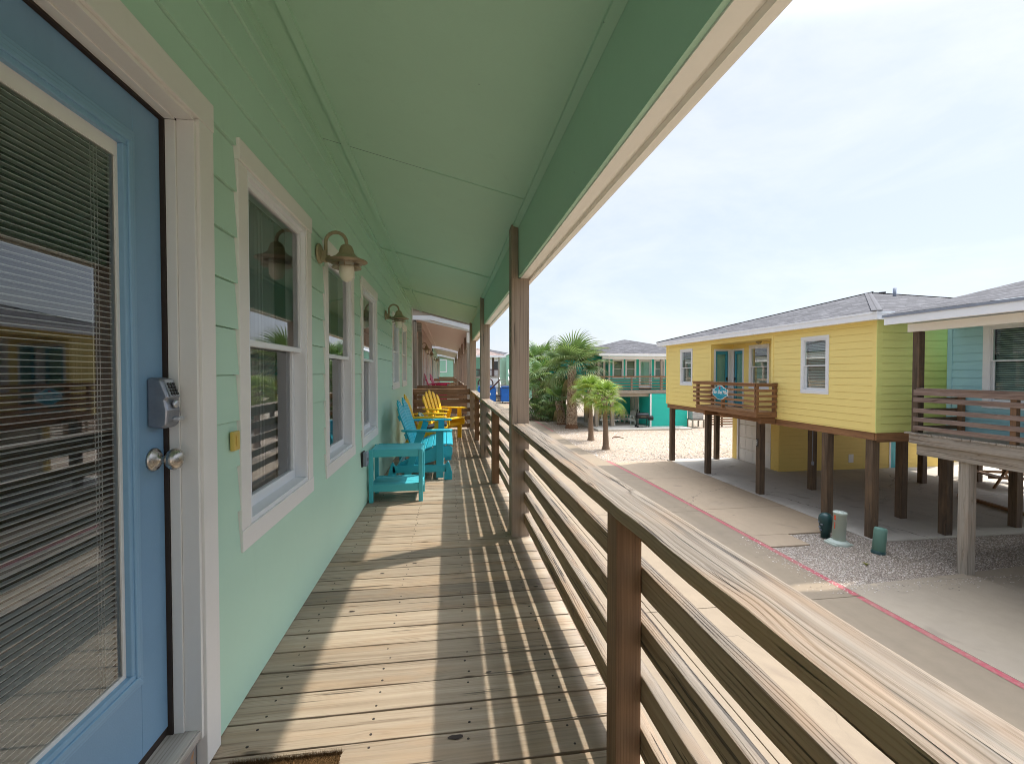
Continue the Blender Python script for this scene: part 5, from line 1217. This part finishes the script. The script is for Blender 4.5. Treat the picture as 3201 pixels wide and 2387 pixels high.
def palm(x, y, h, r0, r1, R_, nf, label, leaf='palm', seed=1, boots='full', Lp=.75, lean=(0, 0), wind=(.12, 0, 0), zc=None, low=-.75, nl=22, group='fan palms beside the drive', bark='barkred', dead=5, droop=.42):
    random.seed(seed); t = thing('palm_tree', label, 'palm tree', (x, y, 0), group)
    top = Vector((x+lean[0], y+lean[1], h)); P0 = Vector((x, y, -.06))
    def ctr(f): return P0.lerp(top, f)+Vector((lean[0], lean[1], 0))*(-.15*math.sin(f*3.14))
    b = MB(); ns = 26; nk = 18; vs = []
    for i in range(ns+1):
        f = i/ns; c = ctr(f); rr = (r0+(r1-r0)*min(1, f*1.15))*(1+.35*max(0, .09-f)/.09)*(1+.03*math.sin(i*2.4))
        for k in range(nk):
            q = 2*math.pi*k/nk; j = 1+random.uniform(-.03, .03); vs.append(c+Vector((math.cos(q), math.sin(q), 0))*rr*j)
    b.add(vs, [(i*nk+k, i*nk+(k+1) % nk, (i+1)*nk+(k+1) % nk, (i+1)*nk+k) for i in range(ns) for k in range(nk)], None, .5, True)
    tr = b.build('trunk', bark, t)
    b = MB(); f0 = .07 if boots == 'full' else (1-.42/h if boots == 'top' else 1)
    nb = int((1-f0)*h/ (.062 if r0 > .15 else .05)); per = 11 if r0 > .2 else 8
    for i in range(nb):
        f = f0+(1-f0)*i/max(1, nb); c = ctr(f); rr = r0+(r1-r0)*min(1, f*1.15)
        for k in range(per):
            q = 2*math.pi*(k+.5*(i % 2))/per+random.uniform(-.06, .06)
            if random.random() < .1: continue
            o_ = Vector((math.cos(q), math.sin(q), 0)); s_ = Vector((-math.sin(q), math.cos(q), 0)); L_ = random.uniform(.07, .15)*(1.25 if boots == 'top' else 1)
            W_ = rr*2.2/per*random.uniform(.8, 1.25); bs = c+o_*rr*.96; tip = bs+o_*L_*.55+Vector((0, 0, L_))+s_*random.uniform(-.02, .02)
            b.add([bs-s_*W_, bs+s_*W_, bs+o_*.045+Vector((0, 0, -.03)), tip-s_*W_*.5, tip+s_*W_*.5, tip+o_*.015], [(0, 2, 5, 3), (2, 1, 4, 5), (3, 5, 4), (0, 3, 4, 1)], None, random.random())
    if nb > 0: b.build('leaf_boots', 'boot', t)
    b = MB(); ga = 2.39996
    for i in range(nf):
        f = (i+.5)/nf; el = 1.38-f**.85*(1.38-low)*1.0; az = i*ga+random.uniform(-.25, .25)
        d = Vector((math.cos(az)*math.cos(el), math.sin(az)*math.cos(el), math.sin(el)))
        side = Vector((-math.sin(az), math.cos(az), 0))+Vector((0, 0, random.uniform(-.45, .45)))
        k = random.uniform(.82, 1.12)*(1+.30*max(0, math.sin(el)))
        fan(b, top+Vector((0, 0, -.12+.16*(1-f))), d, side, Lp*R_*k*(.55+.5*f), R_*.62*k, (i*.6180339) % .89, n=nl, droop=droop*random.uniform(.7, 1.4)*(1-.45*max(0, math.sin(el))), wind=Vector(wind)*random.uniform(.5, 1.5), spread=random.uniform(1.45, 1.95))
    for i in range(dead):
        az = random.uniform(0, 6.28); el = random.uniform(-1.3, -.9); d = Vector((math.cos(az)*math.cos(el), math.sin(az)*math.cos(el), math.sin(el)))
        fan(b, top+Vector((0, 0, -.18)), d, Vector((-math.sin(az), math.cos(az), .2)), Lp*R_*.5, R_*.42, .95, n=12, droop=1.2, spread=.8)
    b.build('crown', leaf, t); return t
palm(8.83, 31.6, 4.45, .36, .24, 2.75, 28, 'tallest fan palm with a thick shaggy trunk and windblown crown', 'palm', 4, Lp=.52, wind=(.12, 0, .02), low=-.50, nl=24, droop=.36, dead=3)
palm(8.37, 25.75, 2.85, .17, .095, 1.30, 22, 'left one of the two short lime green fan palms with smooth grey trunks', 'palmlime', 7, boots='top', Lp=.5, bark='bark', lean=(-.02, .1), wind=(-.14, 0, -.05), low=-.6, droop=.5, group='short palms on the shell ground')
palm(8.15, 22.58, 2.72, .165, .095, 1.12, 22, 'short lime green fan palm nearest the driveway with rusty fibre under its crown', 'palmlime', 12, boots='top', Lp=.5, bark='bark', lean=(-.09, 0), wind=(.10, 0, -.06), low=-.62, droop=.5, group='short palms on the shell ground')
palm(8.72, 34.1, 1.75, .30, .24, 1.55, 20, 'young fan palm with bright upright fronds just left of the tallest palm', 'palmdark', 19, Lp=.62, low=-.35, lean=(-.25, 0))
palm(8.45, 38.6, 3.2, .34, .27, 2.7, 24, 'bushy dark fan palm left of the young palm, nearest the porch post', 'palmdark', 23, Lp=.62, low=-1.0, lean=(-.2, 0), wind=(-.12, 0, -.03))
palm(9.15, 38.2, 2.0, .36, .3, 2.5, 20, 'low stout fan palm between the bushy palm and the young palm', 'palmdark', 29, Lp=.6, low=-.8, wind=(.05, 0, 0))
palm(8.9, 43.0, 4.7, .3, .24, 2.7, 24, 'taller fan palm behind the bushy palms at the porch post', 'palmdark', 31, Lp=.6, low=-1.0)
palm(10.3, 41.5, 3.9, .3, .25, 2.3, 22, 'dark fan palm rising behind the tallest palm in front of the cyan house', 'palm', 37, Lp=.6, low=-.9)
palm(7.6, 37.3, .65, .26, .24, 1.6, 18, 'low trunkless fan palm at the very edge of the drive', 'palmdark', 41, Lp=.6, low=-.2, dead=2)
palm(9.3, 48.0, 4.9, .3, .24, 2.4, 20, 'farthest fan palm in the clump, under the green gable', 'palmdark', 43, Lp=.6, low=-1.0, nl=16)

# ================================================================== PEDESTALS, FURNITURE AND KIT OUTSIDE
def tilt(t, ax, a_):
    t.rotation_euler[ax] = a_
t = thing('utility_pedestal', 'tall pale cylinder pedestal with an orange label on the gravel', 'utility pedestal', (0, 0, 0), 'utility pedestals on the gravel')
b = MB(); b.lathe([(.135, .06), (.135, .70), (.142, .70), (.142, .735), (.13, .75), (0, .755)], (0, 0, 0), 28); b.build('cylinder', 'util', t)
b = MB(); b.lathe([(.24, -.03), (.24, .05), (.19, .085), (.15, .10)], (0, 0, 0), 8); b.box(-.25, .25, -.16, .16, -.03, .035); b.build('base', 'util', t, .012)
b = MB()
def curve_label(b, r, a0_, a1__, z0_, z1_, n=6):
    for i in range(n):
        p, q = a0_+(a1__-a0_)*i/n, a0_+(a1__-a0_)*(i+1)/n
        b.quad((r*math.cos(p), r*math.sin(p), z0_), (r*math.cos(q), r*math.sin(q), z0_), (r*math.cos(q), r*math.sin(q), z1_), (r*math.cos(p), r*math.sin(p), z1_))
LA = math.atan2(-9.2, -8.95)
curve_label(b, .1372, LA-.95, LA-.60, .56, .67); curve_label(b, .1372, LA-.80, LA-.65, .36, .52); b.build('label', 'orange', t)
t.location = (9.0, 9.27, -.03); t.rotation_euler = (0, R(2.5), 0)
t = thing('utility_pedestal', 'short green cylinder pedestal leaning to the right on the gravel', 'utility pedestal', (0, 0, 0), 'utility pedestals on the gravel')
b = MB(); b.lathe([(.122, -.06), (.122, .50), (.118, .54), (.10, .56), (0, .565)], (0, 0, 0), 28); b.build('cylinder', 'utilgreen', t); b = MB(); b.lathe([(.135, -.06), (.135, .045), (.122, .05)], (0, 0, 0), 28); b.build('base', 'utildark', t)
t.location = (9.40, 8.66, -.03); t.rotation_euler = (R(-3), R(9), 0)
t = thing('utility_pedestal', 'dark green dome topped pedestal half hidden behind the tall pale one', 'utility pedestal', (9.02, 9.66, -.03), 'utility pedestals on the gravel')
b = MB(); b.lathe([(.10, -.03), (.10, .12), (.12, .13), (.15, .36), (.155, .42), (.14, .50), (.09, .56), (0, .58)], (9.02, 9.66, 0), 24); bd = b.build('body', 'utildark', t)
b = MB()
for (dz, dy) in ((.34, .05), (.30, -.03), (.22, .03), (.16, .0)): b.box(9.02-.150, 9.02-.128, 9.66+dy-.03, 9.66+dy+.02, dz, dz+.03)
b.build('label', 'greybox', bd)
t = thing('utility_pedestal', 'small pale green pedestal standing among the palm trunks', 'utility pedestal', (9.07, 36.4, 0), 'utility pedestals on the gravel')
b = MB(); b.lathe([(.17, -.06), (.16, .55), (.12, .64), (0, .66)], (9.07, 36.4, 0), 16); b.build('cylinder', 'utilgreen', t)
t = thing('weed', 'small green weed growing in the gravel bed', 'weed', (8.55, 8.15, -.03)); b = MB()
random.seed(3)
for i in range(40):
    q = random.uniform(0, 6.3); l = random.uniform(.03, .075); d = Vector((math.cos(q)*l, math.sin(q)*l, random.uniform(.01, .05))); s_ = Vector((-math.sin(q), math.cos(q), 0))*.008; p = Vector((8.55, 8.15, -.02))
    b.add([p-s_*.3, p+d*.6-s_, p+d, p+d*.6+s_], [(0, 1, 2, 3)], None, random.random()*.8)
b.build('leaves', 'palmlime', t)

def picnic(name, label, mat, loc, L_, rz, group):
    t = thing(name, label, 'picnic table', (0, 0, 0), group)
    b = MB()
    for i in range(5): b.box(-L_/2, L_/2, -.36+i*.146, -.36+i*.146+.138, .70, .738, 'x')
    b.build('tabletop', mat, t, .004)
    for s in (-1, 1):
        b = MB()
        for j in (0, 1): b.box(-L_/2, L_/2, s*.62+j*.145-.14, s*.62+j*.145-.005, .41, .448, 'x')
        b.build('seat', mat, t, .004)
    for x in (-L_/2+.28, L_/2-.32):
        for s in (-1, 1):
            b = MB(); b.beam((x, s*.25, .70), (x, s*.62, 0), .04, .09, upv=(1, 0, 0)); b.build('leg', mat, t, .003)
        b = MB(); b.box(x+.042, x+.08, -.74, .74, .32, .409, 'y'); b.box(x+.042, x+.08, -.33, .33, .61, .699, 'y'); b.build('brace', mat, t, .003)
    t.location = loc; t.rotation_euler = (0, 0, rz); return t
picnic('picnic_table', 'white picnic table under the teal house porch behind the palms', 'whitelum', (11.75, 32.5, .06), 1.5, 0, None)
picnic('picnic_table', 'dark wooden picnic table under the blue house at the right edge', 'brown', (19.25, 13.2, 0), 1.7, 1.2, None)
wc = adirondack('garden_chair', 'white slatted garden chair in front, beside the white picnic table', 'whitelum', 'white garden chairs under the teal house', width=.68); wc.location = (13.75, 32.9, .06); wc.rotation_euler = (0, 0, R(195)); wc.scale = (1.08,)*3
w2 = copy_tree(wc, (13.35, 34.0, .06), R(195), 'white slatted garden chair behind the other white one, near the teal wall'); w2.scale = (1.08,)*3
# barrel smoker
t = thing('barrel_grill', 'black barrel grill with a side firebox at the edge of the teal house patio', 'grill', (0, 0, 0))
b = MB(); b.lathe([(0, -.42), (.20, -.42), (.22, -.40), (.22, .40), (.20, .42), (0, .42)], (0, 0, .82), 28, 'x'); b.build('barrel', 'black', t)
b = MB(); b.lathe([(0, -.16), (.15, -.16), (.165, -.14), (.165, .14), (.15, .16), (0, .16)], (.60, 0, .66), 24, 'x'); b.build('firebox', 'black', t)
b = MB(); b.lathe([(.035, 0), (.035, .16), (.05, .165), (.05, .175), (0, .19)], (-.20, 0, 1.02), 14); b.build('chimney', 'black', t)
for (x, y) in ((-.34, -.2), (-.34, .2), (.34, -.2), (.34, .2)): b = MB(); b.tube([(x, y*.7, .70), (x*1.12, y*1.1, 0.04)], .018, 8); b.build('leg', 'black', t)
b = MB(); b.box(-.38, .38, -.19, .19, .20, .215); b.build('shelf', 'black', t)
for y in (-.24, .24): b = MB(); b.lathe([(.085, -.02), (.085, .02), (0, .02)], (-.40, y, .085), 16, 'y'); b.build('wheel', 'black', t)
b = MB(); b.box(-.2, .2, -.275, -.255, .78, .80); b.tube([(-.42, 0, .86), (-.5, 0, .86), (-.5, 0, .80)], .012, 6); b.build('handle', 'nickel', t)
t.location = (13.75, 30.6, .06); t.rotation_euler = (0, 0, R(-8)); t.scale = (1.0, 1.0, 1.0)
# air conditioner on its stand
t = thing('air_conditioner', 'tan louvred air conditioner raised on a wooden stand beside the teal wall', 'air conditioner', (17.6, 30.9, 0))
b = MB(); b.box(17.55, 18.4, 30.5, 31.2, .58, 1.20)
bd = b.build('cabinet', 'greybox', t, .03); b = MB()
for i in range(9): b.box(17.53, 18.42, 30.47, 31.23, .64+i*.058, .66+i*.058)
b.build('louvre', 'cream', bd); b = MB(); b.box(17.5, 18.45, 30.45, 31.25, .50, .575, 'x'); b.build('platform', 'stilt_grey', t)
for (x, y) in ((17.5, 30.45), (18.36, 30.45), (17.5, 31.15), (18.36, 31.15)): b = MB(); b.box(x, x+.09, y, y+.09, -.05, .499, 'z'); b.build('leg', 'stilt_grey', t)
# slatted fences behind
def slat_fence(name, label, x0, x1, y, z1, n, mat, post):
    t = thing(name, label, 'fence', ((x0+x1)/2, y, 0)); b = MB(); p = z1/(n+.3)
    for i in range(n): b.box(x0, x1, y, y+.025, .08+i*p, .08+i*p+p*.62, 'x')
    b.build('slat', mat, t); x = x0
    while x <= x1+.01: b = MB(); b.box(x, x+.09, y+.026, y+.11, -.05, z1, 'z'); b.build('post', post, t); x += 1.2
    return t
slat_fence('slat_fence', 'dark weathered slatted fence left of the yellow garage wall, behind the air conditioner', 18.9, 21.3, 30.9, 1.15, 6, 'brown', 'stilt'); slat_fence('slat_fence', 'brown slatted fence seen beyond the yellow house columns', 21.4, 26, 31.2, 1.15, 6, 'stilt_grey', 'redwood')
slat_fence('slat_fence', 'orange brown slatted fence seen under the blue house beyond the picnic table', 24, 36, 23.5, 1.5, 7, 'redwood', 'redwood')
t = thing('teal_shed', 'teal wall of a low building seen under the blue house', 'shed', (30, 28, 0)); b = MB(); b.box(24.5, 40, 26, 30, 0, 2.6); b.build('wall', 'teal', t); hiproof(t, 24, 40.5, 25.5, 30.5, 2.8, .2)
t = thing('hook_bench', 'brown timber bench swing beam with small hooks under the blue house', 'bench', (20, 14.5, 0))
b = MB(); b.box(18.6, 22, 14.6, 14.7, .78, .95, 'x'); b.build('beam', 'redwood', t, .004)
for x in (18.65, 21.8): b = MB(); b.box(x, x+.12, 14.71, 14.83, 0, 1.1, 'z'); b.build('post', 'stilt', t)
b = MB()
for k in range(7): x = 19.0+k*.42; b.tube([(x, 14.6, .78), (x, 14.6, .72), (x+.03, 14.6, .69), (x+.06, 14.6, .71), (x+.05, 14.6, .74)], .009, 6)
b.build('hook', 'nickel', t)
t = thing('ground_timber', 'long brown timber lying on the concrete under the blue house', 'timber', (16, 11, 0)); b = MB(); b.beam((16.15, 12.2, .05), (15.75, 10.2, .05), .10, .09); b.build('timber', 'redwood', t)
t = thing('carport_wall', 'pale yellow wall of the neighbouring lower unit behind the blue house columns', 'wall', (21.5, 17, 0)); b = MB(); siding(b, wy(17.0, -1), 20.6, 23.0, 0, 2.4, 0, .1775); b.build('wall', 'yellow_low', t)  # plain stretch of ochre siding wall, not a light fitting
# driftwood bits on the shell ground
t = thing('driftwood', 'dark curved stick lying on the bright shell ground right of the short palms', 'stick', (10.2, 26.3, 0)); b = MB(); b.tube([(9.85, 26.2, -.01), (10.05, 26.35, .05), (10.3, 26.3, .04), (10.55, 26.1, -.02)], [.02, .04, .035, .012], 6); b.build('stick', 'barkred', t)
